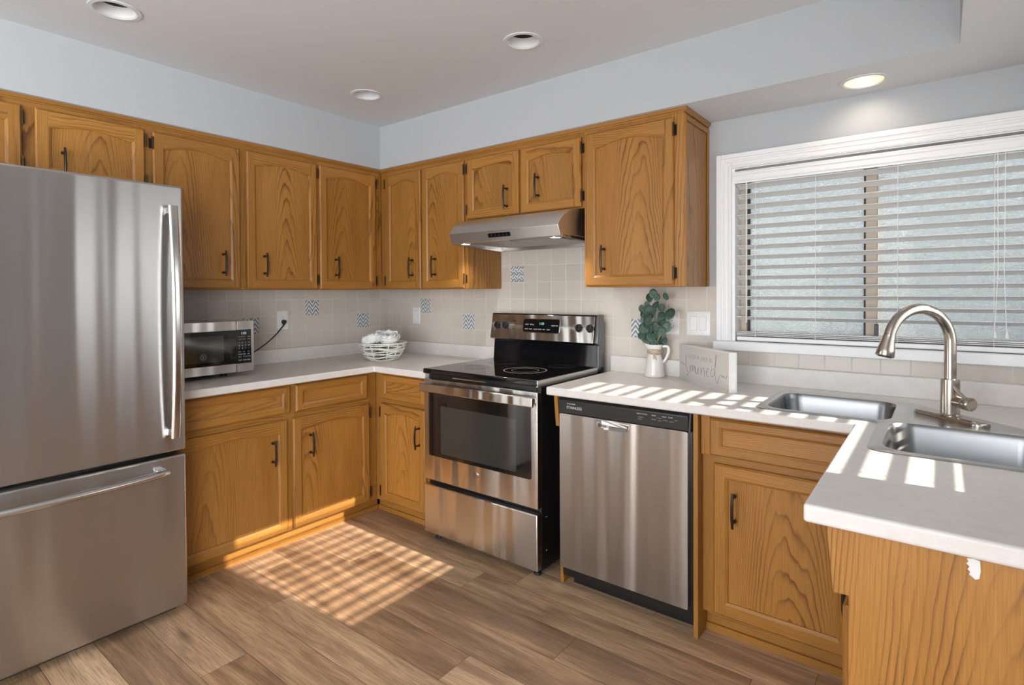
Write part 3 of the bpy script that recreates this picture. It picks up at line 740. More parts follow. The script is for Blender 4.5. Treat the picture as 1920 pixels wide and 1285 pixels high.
sk = thing('corner_sink', 'stainless corner sink with two bowls set at right angles in the countertop', 'sink', (0, 0, .915))
b1 = rrect(2.802, 3.192, -.560, -.187, .062, 6); b2 = rrect(3.192, 3.568, -.955, -.563, .062, 6)
mb = MB(); mb.holes(rim_o, [b1, b2], .0035)
n = len(rim_o); out2 = inset(rim_o, -.004 if sgn < 0 else .004)
for i in range(n):
    j = (i+1) % n; mb.face([(*rim_o[i], .0035), (*rim_o[j], .0035), (*out2[j], .0004), (*out2[i], .0004)])
mb.build('rim', 'steel_rim_lit', sk, smooth=50)
def bowl(bx, by, dz=.185):
    lps = []
    for ins, z, r in ((0, .0035, .062), (.003, -.001, .06), (.005, -.008, .06), (.008, -.02, .058), (.018, -dz+.05, .055), (.026, -dz+.02, .06), (.045, -dz+.004, .07), (.09, -dz, .07)):
        lps.append([(p[0], p[1], z) for p in rrect(bx[0]+ins, bx[1]-ins, by[0]+ins, by[1]-ins, r, 6)])
    mb = MB(); mb.loft(lps, cap0=False); o = mb.build('bowl', 'steel_sink_shaded', sk, smooth=60)
    mb = MB(); cx, cy = (bx[0]+bx[1])/2, (by[0]+by[1])/2
    mb.lathe([(.045, .0005), (.044, .003), (.034, .001), (.03, -.004), (.0, -.004)], 24, (cx, cy, -dz), cap0=False, cap1=False)
    mb.build('drain', 'steel_plain', o)
bowl((2.802, 3.192), (-.560, -.187)); bowl((3.192, 3.568), (-.955, -.563))

# faucet
fc = thing('kitchen_faucet', 'brushed nickel gooseneck faucet with pull-down head in front of the window', 'faucet', (3.347, -.400, .9187), -PI*3/4)  # local +x points to the spout
mb = MB(); pl = [(p[0], p[1]) for p in rrect(-.030, .030, -.128, .128, .028, 6)]
mb.loft([[(*p, 0) for p in pl], [(*p, .007) for p in pl], [(p[0]*.86, p[1]*.97, .011) for p in pl]]); mb.build('base_plate', 'nickel', fc, smooth=50)
mb = MB(); mb.lathe([(.030, .010), (.031, .014), (.0272, .018), (.0268, .07), (.0268, .118), (.026, .1325), (.020, .134)], 28); mb.build('body', 'nickel', fc, smooth=40)
mb = MB(); R, zc = .114, .2545; pts = [(0, 0, .12), (0, 0, .17), (0, 0, .21)]
for k in range(21):
    a = math.radians(180-165*k/20); pts.append((R+R*math.cos(a), 0, zc+R*math.sin(a)))
mb.tube(pts, .0172, 18); mb.build('spout', 'nickel', fc, smooth=50)
e = Vector(pts[-1]); d = Vector((math.sin(math.radians(15)), 0, -math.cos(math.radians(15))))
mb = MB(); mb.tube([e+d*q for q in (0, .004, .0042, .018, .050, .070, .073)], [.0172, .0172, .0185, .0190, .0255, .0275, .0255], 20); sh = mb.build('spray_head', 'nickel', fc, smooth=40)
mb = MB(); mb.tube([e+d*.0733, e+d*.0748], [.022, .021], 18); mb.build('nozzle', 'black_soft', sh)
mb = MB(); mb.tube([(0, .020, .061), (0, .050, .061)], .0185, 22); mb.tube([(0, .0505, .061), (0, .052, .061), (0, .075, .061), (0, .077, .061)], [.0205, .0215, .0215, .020], 24); hd = mb.build('handle_hub', 'nickel', fc, smooth=40, weld=False)
mb = MB(); mb.tube([(.006, .062, .078), (.006, .04, .092), (.008, .022, .108), (.010, .014, .120)], [.0055, .006, .0055, .004], 10); mb.build('lever', 'nickel', hd, smooth=50)

# ------------------------------------------------------------------ stove
st = thing('electric_range', 'stainless and black electric range with glass cooktop', 'stove', (1.085, 0, 0))
W = .762
mb = MB(); mb.box(.006, W-.006, -.628, -.03, .035, .905); mb.build('body', 'black', st, bevel=.003, smooth=0)
mb = MB()
for x in (.05, W-.05):
    for y in (-.60, -.08): mb.lathe([(.018, 0), (.020, .004), (.016, .012), (.009, .013), (.009, .036)], 14, (x, y, 0))
mb.build('foot', 'rubber', st)
for zz in (.12, .28):
    mb = MB(); mb.tube([(W-.006, -.585, zz), (W-.003, -.585, zz)], .004, 8); mb.build('screw', 'chrome', st)
# cooktop
mb = MB(); mb.box(0, W, -.668, -.045, .911, .9375); mb.build('cooktop_frame', 'black_gloss', st, bevel=.006, seg=3)
mb = MB(); mb.box(W-.010, W+.0015, -.665, -.05, .908, .9390); mb.box(.004, W-.01, -.664, -.660, .9374, .9386); mb.build('cooktop_trim', 'steel_plain', st, bevel=.002, weld=False)
def ring(x, y, r, mat='ringd', name='burner_ring'):
    mb = MB(); mb.lathe([(r-.006, .93755), (r-.005, .9379), (r-.001, .9379), (r, .93755)], 40, (x, y, 0), cap0=False, cap1=False)
    mb.lathe([(r*.62-.001, .93755), (r*.62-.0008, .9378), (r*.62+.0008, .9378), (r*.62+.001, .93755)], 36, (x, y, 0), cap0=False, cap1=False)
    mb.build(name, mat, st, weld=False)
M['cap_grey'] = plain('dark_metallic_cap', (.16, .16, .165), .3, .7)
M['ringm'] = plain('grey_burner_print', (.34, .34, .34), .3); M['ringd'] = plain('faint_burner_print', (.05, .05, .05), .2)
ring(.500, -.405, .116, 'ringm'); ring(.205, -.47, .078); ring(.21, -.20, .105); ring(.575, -.165, .076)
# backguard
mb = MB(); mb.prism([(-.09, .936), (-.088, .950), (-.078, 1.056), (-.116, 1.066), (-.120, 1.072), (-.096, 1.214), (-.090, 1.222), (-.045, 1.222), (-.040, .90), (-.09, .90)], 'x', .022, W+.010)
mb.build('backguard', 'black_gloss', st, bevel=.003, smooth=30)
mb = MB(); mb.prism([(-.1215, 1.069), (-.0975, 1.214), (-.0945, 1.2135), (-.1185, 1.068)], 'x', .026, W-.016); cp = mb.build('control_panel', 'steel', st, smooth=0, bevel=.0008)
mb = MB(); mb.prism([(-.100, .937), (-.098, 1.058), (-.122, 1.068), (-.099, 1.216), (-.092, 1.224), (-.044, 1.224), (-.040, .937)], 'x', W-.006, W+.012); mb.build('end_cap', 'cap_grey', st, bevel=.004, seg=3)
tilt = math.atan2(.024, .145)
def on_panel(x, s, lift=0):   # x across, s up the sloped face
    return (x, -.1215+.024*s-lift*math.cos(tilt), 1.069+.145*s+lift*math.sin(tilt)*.0)
mb = MB(); pl = rrect(.258, .512, .32, .86, .012, 3)
def prz(name, x0, x1, s0, s1, lift, mat, parent, rad=.012):
    mb = MB(); L0 = rrect(x0, x1, s0*.147, s1*.147, rad, 4)
    mb.loft([[on_panel(p[0], p[1]/.147, -.001) for p in L0], [on_panel(p[0], p[1]/.147, lift) for p in L0]]); return mb.build(name, mat, parent, smooth=30)
prz('display_bezel', .266, .527, .30, .86, .0015, 'chrome', cp, .014); dp = prz('display', .270, .523, .325, .835, .0022, 'black_gloss', cp, .012)
rx = PI/2-tilt
text_obj('clock_digits', '1:08', .021, 'led', dp, on_panel(.383, .62, .0026), (rx, 0, 0))
for xx, ss, tx_, sz in ((.285, .60, 'BAKE', .010), (.320, .60, 'BROIL', .010), (.470, .58, 'START', .009), (.499, .58, 'OFF', .009), (.283, .42, 'OVEN', .0085), (.314, .42, 'TIMER', .0085), (.347, .42, 'CLOCK', .0085), (.380, .42, 'HOUR', .0085), (.412, .42, 'MIN', .0085), (.440, .42, 'LIGHT', .0085)):
    text_obj('printing', tx_, sz, 'print', dp, on_panel(xx, ss, .0026), (rx, 0, 0))
def knob(x, s):
    c = Vector(on_panel(x, s)); nn = Vector((0, -math.cos(tilt), math.sin(tilt)))
    mb = MB(); mb.tube([c, c+nn*.004, c+nn*.005, c+nn*.019, c+nn*.022], [.0235, .0235, .020, .0185, .016], 22)
    k = mb.build('knob', 'black_soft', st, smooth=40)
    mb = MB(); u = Vector((0, math.sin(tilt), math.cos(tilt)))
    cc = c+nn*.024; mb.loft([[cc+Vector((a, 0, 0))+u*b for a, b in ((-.004, -.018), (.004, -.018), (.004, .018), (-.004, .018))], [cc+nn*.006+Vector((a, 0, 0))+u*b for a, b in ((-.002, -.016), (.002, -.016), (.002, .016), (-.002, .016))]])
    mb.loft([[c+nn*.021+Vector((a, 0, 0))+u*b for a, b in ((-.004, -.018), (.004, -.018), (.004, .018), (-.004, .018))], [cc+Vector((a, 0, 0))+u*b for a, b in ((-.004, -.018), (.004, -.018), (.004, .018), (-.004, .018))]])
    mb.build('knob_grip', 'black', k, weld=False)
for x in (.078, .140, .654, .724): knob(x, .55)
for xx, ss, tx_ in ((.066, .80, 'L F'), (.128, .80, 'L R'), (.19, .72, 'HOT'), (.186, .40, 'ON')): text_obj('printing', tx_, .012, 'bronze', cp, on_panel(xx, ss, .0006), (rx, 0, 0))
# oven door
mb = MB(); mb.box(.004, W-.004, -.662, -.630, .336, .884); od = mb.build('oven_door', 'steel', st, bevel=.004)
mb = MB(); pl = rrect(.040, W-.040, .470, .818, .010, 3); mb.loft([[(p[0], -.661, p[1]) for p in pl], [(p[0], -.6638, p[1]) for p in pl]]); og = mb.build('oven_window', 'glass_dark', od, smooth=30)
mb = MB(); pl = rrect(.130, .634, .490, .745, .006, 3); mb.loft([[(p[0], -.6637, p[1]) for p in pl], [(p[0], -.66395, p[1]) for p in pl]]); mb.build('oven_viewing_area', 'glass_view', og, smooth=30)
mb = MB(); mb.box(.006, W-.006, -.702, -.686, .818, .864); mb.box(.012, .045, -.688, -.66, .828, .860); mb.box(W-.045, W-.012, -.688, -.66, .828, .860); mb.build('oven_handle', 'steel', od, bevel=.005, seg=3, weld=False)
mb = MB(); mb.lathe([(.0, .0022), (.0150, .0022), (.0165, .0012), (.0168, 0)], 28, cap0=False); lg = mb.build('emblem', 'nickel', od, smooth=40, loc=(.377, -.6622, .424), rot=(PI/2, 0, 0))
def monogram(parent, s, mat, z):
    mb = MB()
    for sx in (-1, 1):
        pts = [(sx*s*(.18+.42*math.sin(a*.5)*abs(math.cos(a*.35))), s*.55*math.cos(a), z) for a in [k*.42 for k in range(13)]]
        mb.tube(pts, s*.06, 6)
    mb.tube([(s*.86*math.cos(a), s*.86*math.sin(a), z) for a in [k*2*PI/24 for k in range(25)]], s*.05, 6)
    mb.build('emblem_script', mat, parent, weld=False)
monogram(lg, .015, 'grey_dark', .0022)
mb = MB(); mb.box(.03, W-.03, -.632, -.626, .885, .912); mb.build('vent_trim', 'black', st, smooth=0)
mb = MB(); mb.box(.19, .42, -.6335, -.6315, .893, .898); mb.build('vent_slot', 'steel_plain', st, smooth=0)
mb = MB(); mb.box(.004, W-.004, -.668, -.632, .046, .312); dr = mb.build('storage_drawer', 'steel', st, bevel=.006, seg=3)

# ------------------------------------------------------------------ range hood
hd = thing('range_hood', 'stainless under-cabinet range hood above the stove', 'range hood', (1.112, 0, 0)); HW = .762
arc = []
for k in range(11):
    a = k/10*math.radians(64); arc.append((-.335-.157*math.sin(a)/math.sin(math.radians(64)), 1.768-.090*(1-math.cos(a))/(1-math.cos(math.radians(64)))))
prof = [(-.010, 1.768), *arc, (-.474, 1.626), (-.462, 1.622), (-.462, 1.634), (-.02, 1.634), (-.02, 1.606), (-.010, 1.606)]
mb = MB()
def hx(y): f = min(max((-.20-y)/.29, 0), 1); return .010*f, .786-.048*f
mb.loft([[(hx(y)[0], y, z) for y, z in prof], [(hx(y)[1], y, z) for y, z in prof]]); mb.build('canopy', 'steel_hood', hd, bevel=.0012, smooth=15)
mb = MB()
mb.bm.free()
for x in (.0, .745):
    mb = MB(); mb.loft([[(x+dx+(.010 if x < .1 else -.006)*(-y/.46), y, z) for y, z in ((-.012, 1.606), (-.462, 1.622), (-.462, 1.64), (-.012, 1.64))] for dx in (0, .004)]); mb.build('side_lip', 'steel_plain', hd, smooth=0)
for x in (.10, .40):
    mb = MB(); mb.box(x, x+.28, -.42, -.06, 1.622, 1.633); mb.build('grease_filter', 'mesh_f', hd, bevel=.004)
for x, y in ((.085, -.436), (HW-.075, -.436)):
    mb = MB(); mb.lathe([(.034, 1.632), (.034, 1.622), (.029, 1.6195), (.028, 1.621), (.028, 1.632)], 24, (x, y, 0), cap0=False, cap1=False); lr = mb.build('lamp_ring', 'chrome', hd)
    mb = MB(); mb.lathe([(.0, 1.6195), (.018, 1.620), (.0275, 1.6215), (.0275, 1.632)], 20, (x, y, 0), cap0=False, cap1=False); mb.build('lamp_lens', 'bulb', lr)
    l = bpy.data.lights.new('hood_lamp', 'SPOT'); l.energy = 7.0; l.color = (1, .93, .84); l.spot_size = math.radians(130); l.spot_blend = .7; l.shadow_soft_size = .02
    o = bpy.data.objects.new('hood_lamp', l); C.objects.link(o); o.parent = hd; o.location = (x, y, 1.612)
def hood_face(x, v): return (x, -.492+.018*v, 1.678-.052*v)
mb = MB(); pl = rrect(.290, .440, .28, .68, .02, 3)
ft = math.atan2(.018, .052)
mb.loft([[Vector(hood_face(p[0], p[1])) for p in pl], [Vector(hood_face(p[0], p[1]))+Vector((0, -.0016, -.0005)) for p in pl]])
cpn = mb.build('control_strip', 'black_gloss', hd, smooth=0)
for k in range(5):
    mb = MB(); c = Vector(hood_face(.315+.025*k, .48))+Vector((0, -.0017, -.0005)); mb.tube([c, c+Vector((0, -.0012, -.0004))], .0055, 12); mb.build('button', 'black_soft', cpn)

# ------------------------------------------------------------------ dishwasher
dw = thing('dishwasher', 'stainless dishwasher with black control strip under the counter', 'dishwasher', (1.945, 0, 0)); DW = .610
mb = MB(); mb.box(.004, DW, -.612, -.05, .05, .868); mb.box(.03, DW-.004, -.56, -.05, .0, .05); mb.build('tub', 'black', dw, smooth=0, weld=False)
def half(x0, x1, z0, z1, r, n=6):
    P = [(x1, z1)]; P += [(x0, z1)]
    P += [(x0+r-r*math.cos(math.radians(90*k/n)), z0+r-r*math.sin(math.radians(90*k/n))) for k in range(n+1)]
    P += [(x1-r+r*math.sin(math.radians(90*k/n)), z0+r-r*math.cos(math.radians(90*k/n))) for k in range(n+1)]
    return P
HP = half(.195, .352, .757, .7965, .028)
mb = MB(); mb.holes(rrect(.005, DW-.013, .100, .800, .006, 3), [HP], 0)
ol = rrect(.005, DW-.013, .100, .800, .006, 3)
for i in range(len(ol)):
    p, q = ol[i], ol[(i+1) % len(ol)]; mb.face([(p[0], p[1], 0), (q[0], q[1], 0), (q[0], q[1], -.027), (p[0], p[1], -.027)])
for v in mb.bm.verts: v.co = Vector((v.co.x, -.640-v.co.z, v.co.y))
dd = mb.build('door', 'steel_dw', dw, bevel=.004, seg=3)
mb = MB(); cxh, czh = .2735, .790
mb.loft([[(p[0], -.640, p[1]) for p in HP], [(cxh+(p[0]-cxh)*.95, -.632, czh+(p[1]-czh)*.85) for p in HP], [(cxh+(p[0]-cxh)*.86, -.618, czh+(p[1]-czh)*.62) for p in HP]], cap0=False)
mb.build('handle_scoop', 'steel_plain', dd, smooth=60)
mb = MB(); mb.prism([(-.613, .872), (-.632, .872), (-.644, .862), (-.640, .802), (-.613, .802)], 'x', .002, DW-.010); cs = mb.build('control_strip', 'black_soft', dw, bevel=.003)
rxd = PI/2
def dwt(x, z, s, tx_, mat='print'):
    text_obj('printing', tx_, s, mat, cs, (x, -.6405-(z-.802)*.0667-.0004, z), (rxd+.0667, 0, 0))
dwt(.045, .826, .017, 'STAINLESS'); dwt(.048, .846, .007, 'DISHWASHER')
for x, z, s, q in ((.385, .846, .007, 'SELECT CYCLE'), (.39, .832, .006, 'NORMAL'), (.39, .824, .006, 'HEAVY'), (.45, .846, .007, 'RINSE'), (.448, .830, .0055, 'HEATED'), (.472, .838, .0055, 'HI TEMP'), (.476, .828, .0055, 'WASH'), (.494, .846, .0065, 'DELAY'), (.498, .832, .0055, 'HOURS'), (.520, .846, .0065, 'START'), (.523, .830, .0055, 'CANCEL'), (.545, .838, .0055, 'LOCK')):
    dwt(x, z, s, q, 'print' if s > .006 else 'print_d')
mb = MB(); mb.prism([(-.640, .800), (-.630, .873), (-.613, .873), (-.613, .80)], 'x', DW-.0095, DW-.002); mb.build('side_trim', 'black_soft', dw, smooth=0)
mb = MB(); mb.box(.0, DW, -.606, -.58, .868, .876); mb.build('top_flange', 'black', dw, smooth=0)
for x in (.27, .55):
    mb = MB(); mb.tube([(x, -.609, .866), (x, -.605, .866)], .006, 10); mb.build('screw', 'chrome', dw)

# ------------------------------------------------------------------ refrigerator (faces +x; built in room axes about its base)
fr = thing('refrigerator', 'tall stainless bottom-freezer refrigerator with curved bar handles', 'refrigerator', (.06, -2.215, 0))
FW = .455; FX = .75   # half width, front face offset
mb = MB(); mb.box(.01, .665, -FW+.006, FW-.006, .03, 1.765); mb.build('cabinet_body', 'grey_dark', fr, bevel=.004)
mb = MB(); mb.box(.672, FX, -FW, FW, .698, 1.798); d1 = mb.build('door', 'steel_f', fr, bevel=.009, seg=4)
mb = MB(); mb.box(.672, FX, -FW, FW, .045, .681); d2 = mb.build('freezer_drawer', 'steel_f', fr, bevel=.009, seg=4)
mb = MB(); mb.box(.665, .674, -FW+.012, FW-.012, .05, 1.785); mb.build('door_gasket', 'rubber', fr, smooth=0)
mb = MB(); mb.box(.60, .68, -FW+.02, FW-.02, .008, .043); mb.build('kick_grille', 'rubber', fr, smooth=0)
mb = MB()
for y in (-.40, .40): mb.lathe([(.02, 0), (.02, .03)], 14, (.62, y, 0)); mb.lathe([(.02, 0), (.02, .03)], 14, (.08, y, 0))
mb.build('levelling_foot', 'rubber', fr, weld=False)
def bow(parent, pts, w, t, across, mat):
    """a flat bowed bar: width w along 'across', thickness t along x"""
    mb = MB(); loops = []; n = len(pts)
    for i, p in enumerate(pts):
        p = Vector(p); tg = (Vector(pts[min(i+1, n-1)])-Vector(pts[max(i-1, 0)])).normalized(); ac = Vector(across); nn = tg.cross(ac).normalized()
        loops.append([p+ac*(a*w/2)+nn*(b*t/2) for a, b in ((-1, -.4), (-.8, -.9), (-.4, -1), (.4, -1), (.8, -.9), (1, -.4), (1, .5), (.85, 1), (-.85, 1), (-1, .5))])
    mb.loft(loops); return mb.build('handle', mat, parent, smooth=45)
hy = .402
P_ = []
for k in range(25):
    u = k/24*2-1; P_.append((FX+.036+.030*(1-u*u), hy, 1.236+u*.474))
h1 = bow(d1, P_, .034, .017, (0, 1, 0), 'steel_plain')
for z in (1.678, .768):
    mb = MB(); mb.box(FX-.001, FX+.034, hy-.014, hy+.014, z, z+.028); mb.build('mount', 'steel_plain', h1, bevel=.003)
P_ = []
for k in range(25):
    u = k/24*2-1; P_.append((FX+.034+.028*(1-u*u), u*.378-.005, .626))
mb = MB(); mb.tube(P_, [.013 if k in (0, 24) else .018 for k in range(25)], 14, sq=(1.12, .8)); h2 = mb.build('handle', 'steel_plain', d2, smooth=60)
for y in (-.375, .335):
    mb = MB(); mb.box(FX-.001, FX+.030, y, y+.034, .611, .641); mb.build('mount', 'steel_plain', h2, bevel=.003)

# ------------------------------------------------------------------ microwave (faces +x)
mw = thing('microwave', 'stainless microwave oven with black door glass on the left countertop', 'microwave', (.06, -1.485, .915))
MX, Y0, Y1, Z0, Z1 = .340, -.238, .234, .022, .292
mb = MB(); mb.box(0, MX-.022, Y0+.004, Y1-.004, Z0+.002, Z1-.002); mb.build('case', 'steel_plain', mw, bevel=.006)
mb = MB()
for x in (.05, .25):
    for y in (Y0+.10, Y1-.12): mb.lathe([(.014, 0), (.016, .004), (.016, .026)], 14, (x, y, 0))
mb.build('foot', 'rubber', mw, weld=False)
ys = .141
mb = MB(); mb.box(MX-.022, MX, Y0, ys-.001, Z0, Z1); md = mb.build('door', 'steel', mw, bevel=.003)
mb = MB(); mb.box(MX-.022, MX, ys+.001, Y1, Z0, Z1); mp = mb.build('control_panel', 'steel', mw, bevel=.003)
mb = MB(); mb.box(MX-.0005, MX+.0012, Y0+.012, ys-.001, .068, .244); mg = mb.build('door_glass', 'black_gloss', md, smooth=0)
mb = MB(); pl = rrect(Y0+.03, .074, .088, .220, .006, 3); mb.loft([[(MX+.001, p[0], p[1]) for p in pl], [(MX+.0016, p[0], p[1]) for p in pl]]); mb.build('viewing_window', 'glass_view', mg, smooth=0)
mb = MB(); mb.box(MX-.001, MX+.0018, .086, .136, .180, .200); mb.build('door_pull_recess', 'slot', mg, smooth=0)
mb = MB(); mb.box(MX-.0005, MX+.0012, ys+.001, Y1-.016, .068, .246); kp = mb.build('keypad', 'black_gloss', mp, bevel=.001)
mb = MB(); mb.box(MX-.0005, MX+.0006, ys+.002, Y1-.0135, .065, .249); mb.build('keypad_border', 'chrome', mp, smooth=0)
RT = (PI/2, 0, PI/2)
text_obj('clock_digits', '1:05', .017, 'lcd', kp, (MX+.0014, ys+.022, .220), RT)
for i, z in enumerate((.205, .192)):
    for j, q in enumerate(('COOK', 'POP', 'TIME')): text_obj('key_print', q, .0072, 'print_d', kp, (MX+.0014, ys+.008+.024*j, z), RT)
for r_, row in enumerate(('1234', '5678', '90+-')):
    for j, q in enumerate(row): text_obj('key_print', q, .0095, 'print', kp, (MX+.0014, ys+.010+.0175*j, .174-.0155*r_), RT)
for i, z in enumerate((.126, .113, .100, .082)):
    for j, q in enumerate((('PWR', 'SET', 'CLK'), ('START', 'ADD', 'OFF'), ('MELT', 'THAW', 'HEAT'), ('STOP', 'LOCK', 'FAN'))[i]): text_obj('key_print', q, .0072, 'print' if i in (1, 3) else 'print_d', kp, (MX+.0014, ys+.008+.024*j, z), RT)
eg = thing('emblem', None, None, (MX+.0018, -.026, .116)); eg.rotation_euler = (PI/2, 0, PI/2)
bpy.data.objects.remove(eg)
mb = MB(); mb.tube([(MX+.0017, -.026+.015*math.cos(a), .116+.015*math.sin(a)) for a in [k*2*PI/28 for k in range(29)]], .0008, 6)
for sx in (-1, 1): mb.tube([(MX+.0017, -.026+sx*(.004+.004*math.sin(a)), .116+.009*math.cos(a)) for a in [k*.5 for k in range(13)]], .0008, 6)
mb.build('emblem', 'print_d', md, weld=False)
# power cord from the back corner up to the outlet (outlet lies at y -.86, z 1.18 in the room)
def rel(p): return (p[0]-.06, p[1]+1.485, p[2]-.915)
pts = []
K = [(.09, -1.26, .985), (.10, -1.215, .978), (.10, -1.13, .990), (.085, -1.03, 1.035), (.066, -.945, 1.090), (.048, -.895, 1.130), (.040, -.872, 1.150)]
for i in range(len(K)-1):
    p0, p1, p2, p3 = [Vector(K[min(max(i+k, 0), len(K)-1)]) for k in (-1, 0, 1, 2)]
    for q in range(8):
        u = q/8; pts.append(.5*((2*p1)+(p2-p0)*u+(2*p0-5*p1+4*p2-p3)*u*u+(3*p1-p0-3*p2+p3)*u**3))
pts.append(Vector(K[-1])); mb = MB(); mb.tube([rel(p) for p in pts], .0040, 8); co = mb.build('power_cord', 'black_soft', mw)
mb = MB(); mb.tube([rel(p) for p in ((.0405, -.8725, 1.148), (.030, -.866, 1.158), (.0245, -.862, 1.166))], [.005, .008, .010], 12); mb.tube([rel((.034, -.860, 1.170)), rel((.0145, -.860, 1.170))], [.012, .0135], 16); mb.build('plug', 'black_soft', co, weld=False)

# ------------------------------------------------------------------ wall plates
def plate(name, label, cat, pos, wall, w, kind):
    t = thing(name, label, cat, pos, 0 if wall == 'b' else PI/2, 'white wall plates')
    h = .119; mb = MB(); pl = rrect(-w/2, w/2, -h/2, h/2, .004, 3)
    mb.loft([[(p[0], 0, p[1]) for p in pl], [(p[0], -.004, p[1]) for p in pl], [(p[0]*.95, -.006, p[1]*.965) for p in pl]]); mb.build('plate', 'white_pl', t, smooth=40)
    if kind == 'outlet':
        for z in (.020, -.020):
            mb = MB(); pl = rrect(-.0165, .0165, z-.0145, z+.0145, .007, 4); mb.loft([[(p[0], -.005, p[1]) for p in pl], [(p[0], -.0075, p[1]) for p in pl]]); r = mb.build('receptacle', 'white_pl', t, smooth=40)
            mb = MB(); mb.box(-.0075, -.0055, -.0078, -.007, z-.001, z+.007); mb.box(.0055, .0075, -.0078, -.007, z-.001, z+.006); mb.cyl((0, -.007, z-.007), (0, -.0078, z-.007), .0025, 10); mb.build('slots', 'slot', r, weld=False)
    else:
        n = 2 if w > .1 else 1
        for i in range(n):
            x = (i-.5)*.046 if n == 2 else 0
            mb = MB(); mb.prism([(-.004, -.034), (-.0095, -.034), (-.0068, 0), (-.0085, .034), (-.004, .034)], 'x', x-.0165, x+.0165); mb.build('rocker', 'white_pl', t, bevel=.0012, smooth=0)
            mb = MB(); mb.box(x-.0178, x+.0178, -.0063, -.0055, -.0352, .0352); mb.build('rocker_surround', 'slot_l', t, smooth=0)
            for z in (-.048, .048):
                mb = MB(); mb.cyl((x, -.005, z), (x, -.0068, z), .0028, 10); mb.build('screw', 'white_pl', t)
M['slot_l'] = plain('pale_grey_gap', (.45, .46, .47), .5)
plate('wall_outlet', 'white outlet with the black microwave plug in it', 'outlet', (T, -.860, 1.180), 'l', .072, 'outlet')
plate('wall_switch', 'white single switch plate beside the corner chevron tile', 'switch', (.320, -T, 1.186), 'b', .074, 'switch')
plate('wall_outlet', 'white outlet partly hidden behind the eucalyptus stems', 'outlet', (2.232, -T, 1.189), 'b', .072, 'outlet')
plate('light_switch', 'white double rocker switch left of the window', 'switch', (2.366, -T, 1.189), 'b', .116, 'switch')

# ------------------------------------------------------------------ wire basket with roses
bk = thing('wire_basket', 'round white wire basket holding white roses in the counter corner', 'basket', (.452, -.425, .915))
random.seed(11); mb = MB()
prof = [(.082, .004), (.104, .016), (.120, .034), (.131, .054), (.140, .074), (.147, .094), (.153, .112)]
def rad_at(z):
    for (r0, z0), (r1, z1) in zip(prof, prof[1:]):
        if z <= z1: return r0+(r1-r0)*(z-z0)/(z1-z0)
    return prof[-1][0]
for i, (r, z) in enumerate([(.082, .0035), (.096, .0105), (.108, .021), (.116, .029), (.124, .041), (.130, .052), (.136, .064), (.141, .076), (.145, .087), (.149, .099), (.153, .112)]):
    ph, ph2 = random.uniform(0, 6), random.uniform(0, 6)
    am = .0 if i in (0, 10) else .005
    mb.tube([(r*math.cos(a)*(1+.015*math.sin(2*a+ph)), r*math.sin(a)*(1+.015*math.sin(2*a+ph)), z+am*math.sin(2*a+ph)+am*.6*math.sin(5*a+ph2)) for a in [k*2*PI/44 for k in range(45)]], .0036 if i < 10 else .0045, 6)
for k in range(11):
    a = k*2*PI/11+random.uniform(-.12, .12); mb.tube([((r-.003)*math.cos(a+.1*j*random.uniform(-.3, .3)), (r-.003)*math.sin(a), z) for j, (r, z) in enumerate(prof)], .0034, 6)
for k in range(4):
    a = k*PI/4; mb.tube([(.083*math.cos(a), .083*math.sin(a), .004), (-.083*math.cos(a), -.083*math.sin(a), .004)], .003, 6)
mb.build('wire_bowl', 'wire', bk, weld=False)
def rose(loc, r, tilt_, seed, label):
    random.seed(seed); t = thing('white_rose', label, 'flower', loc, random.uniform(0, 6), 'white roses in the basket'); t.rotation_euler = (tilt_[0], tilt_[1], random.uniform(0, 6))
    mb = MB()
    for ly, (n, RR, tt, tb, curl) in enumerate(((3, .34, .10, 1.9, -.05), (4, .48, .28, 2.1, .0), (5, .64, .50, 2.2, .08), (6, .80, .78, 2.3, .16), (7, .95, 1.08, 2.3, .24), (6, 1.02, 1.38, 2.2, .30))):
        for k in range(n):
            a0 = 2*PI*k/n+ly*.75+random.uniform(-.15, .15); wd = 2*PI/n*.72; U, V = 8, 7; grid = []; f1, f2, ph = random.uniform(.6, 1.3), random.uniform(4, 7), random.uniform(0, 6)
            for i in range(V+1):
                row = []
                for j in range(U+1):
                    u = j/U*2-1; v = i/V*(1-.16*u*u*(1+.4*math.sin(ph+3*u)))
                    th = tb+(tt-tb)*v; a = a0+u*wd*(.5+.5*math.sin(min(v*1.25+.15, 1)*PI/2))
                    rad = r*RR*(1+curl*v**3+.05*f1*math.sin(f2*u+ph)*v*v-.06*u*u+.03*math.sin(5*v+ph))
                    row.append(mb.bm.verts.new((rad*math.sin(th)*math.cos(a), rad*math.sin(th)*math.sin(a), rad*math.cos(th)*.92+r*.15)))
                grid.append(row)
            for i in range(V):
                for j in range(U): mb.bm.faces.new((grid[i][j], grid[i][j+1], grid[i+1][j+1], grid[i+1][j]))
    o = mb.build('petals', 'petal', t, smooth=80, weld=False); s = o.modifiers.new('s', 'SOLIDIFY'); s.thickness = .0012
    mb = MB(); mb.tube([(0, 0, -r*.1), (0, 0, -r*.45), (.004, 0, -r*.85)], [r*.20, r*.16, .004], 10)
    for k in range(5):
        a = k*2*PI/5; c, s_ = math.cos(a), math.sin(a)
        mb.face([(c*r*.1-s_*.006, s_*r*.1+c*.006, -r*.45), (c*r*.5-s_*.010, s_*r*.5+c*.010, -r*.50), (c*r*.95, s_*r*.95, -r*.62), (c*r*.5+s_*.010, s_*r*.5-c*.010, -r*.50), (c*r*.1+s_*.006, s_*r*.1-c*.006, -r*.45)])
    mb.build('calyx', 'leaf_g', t, weld=False)
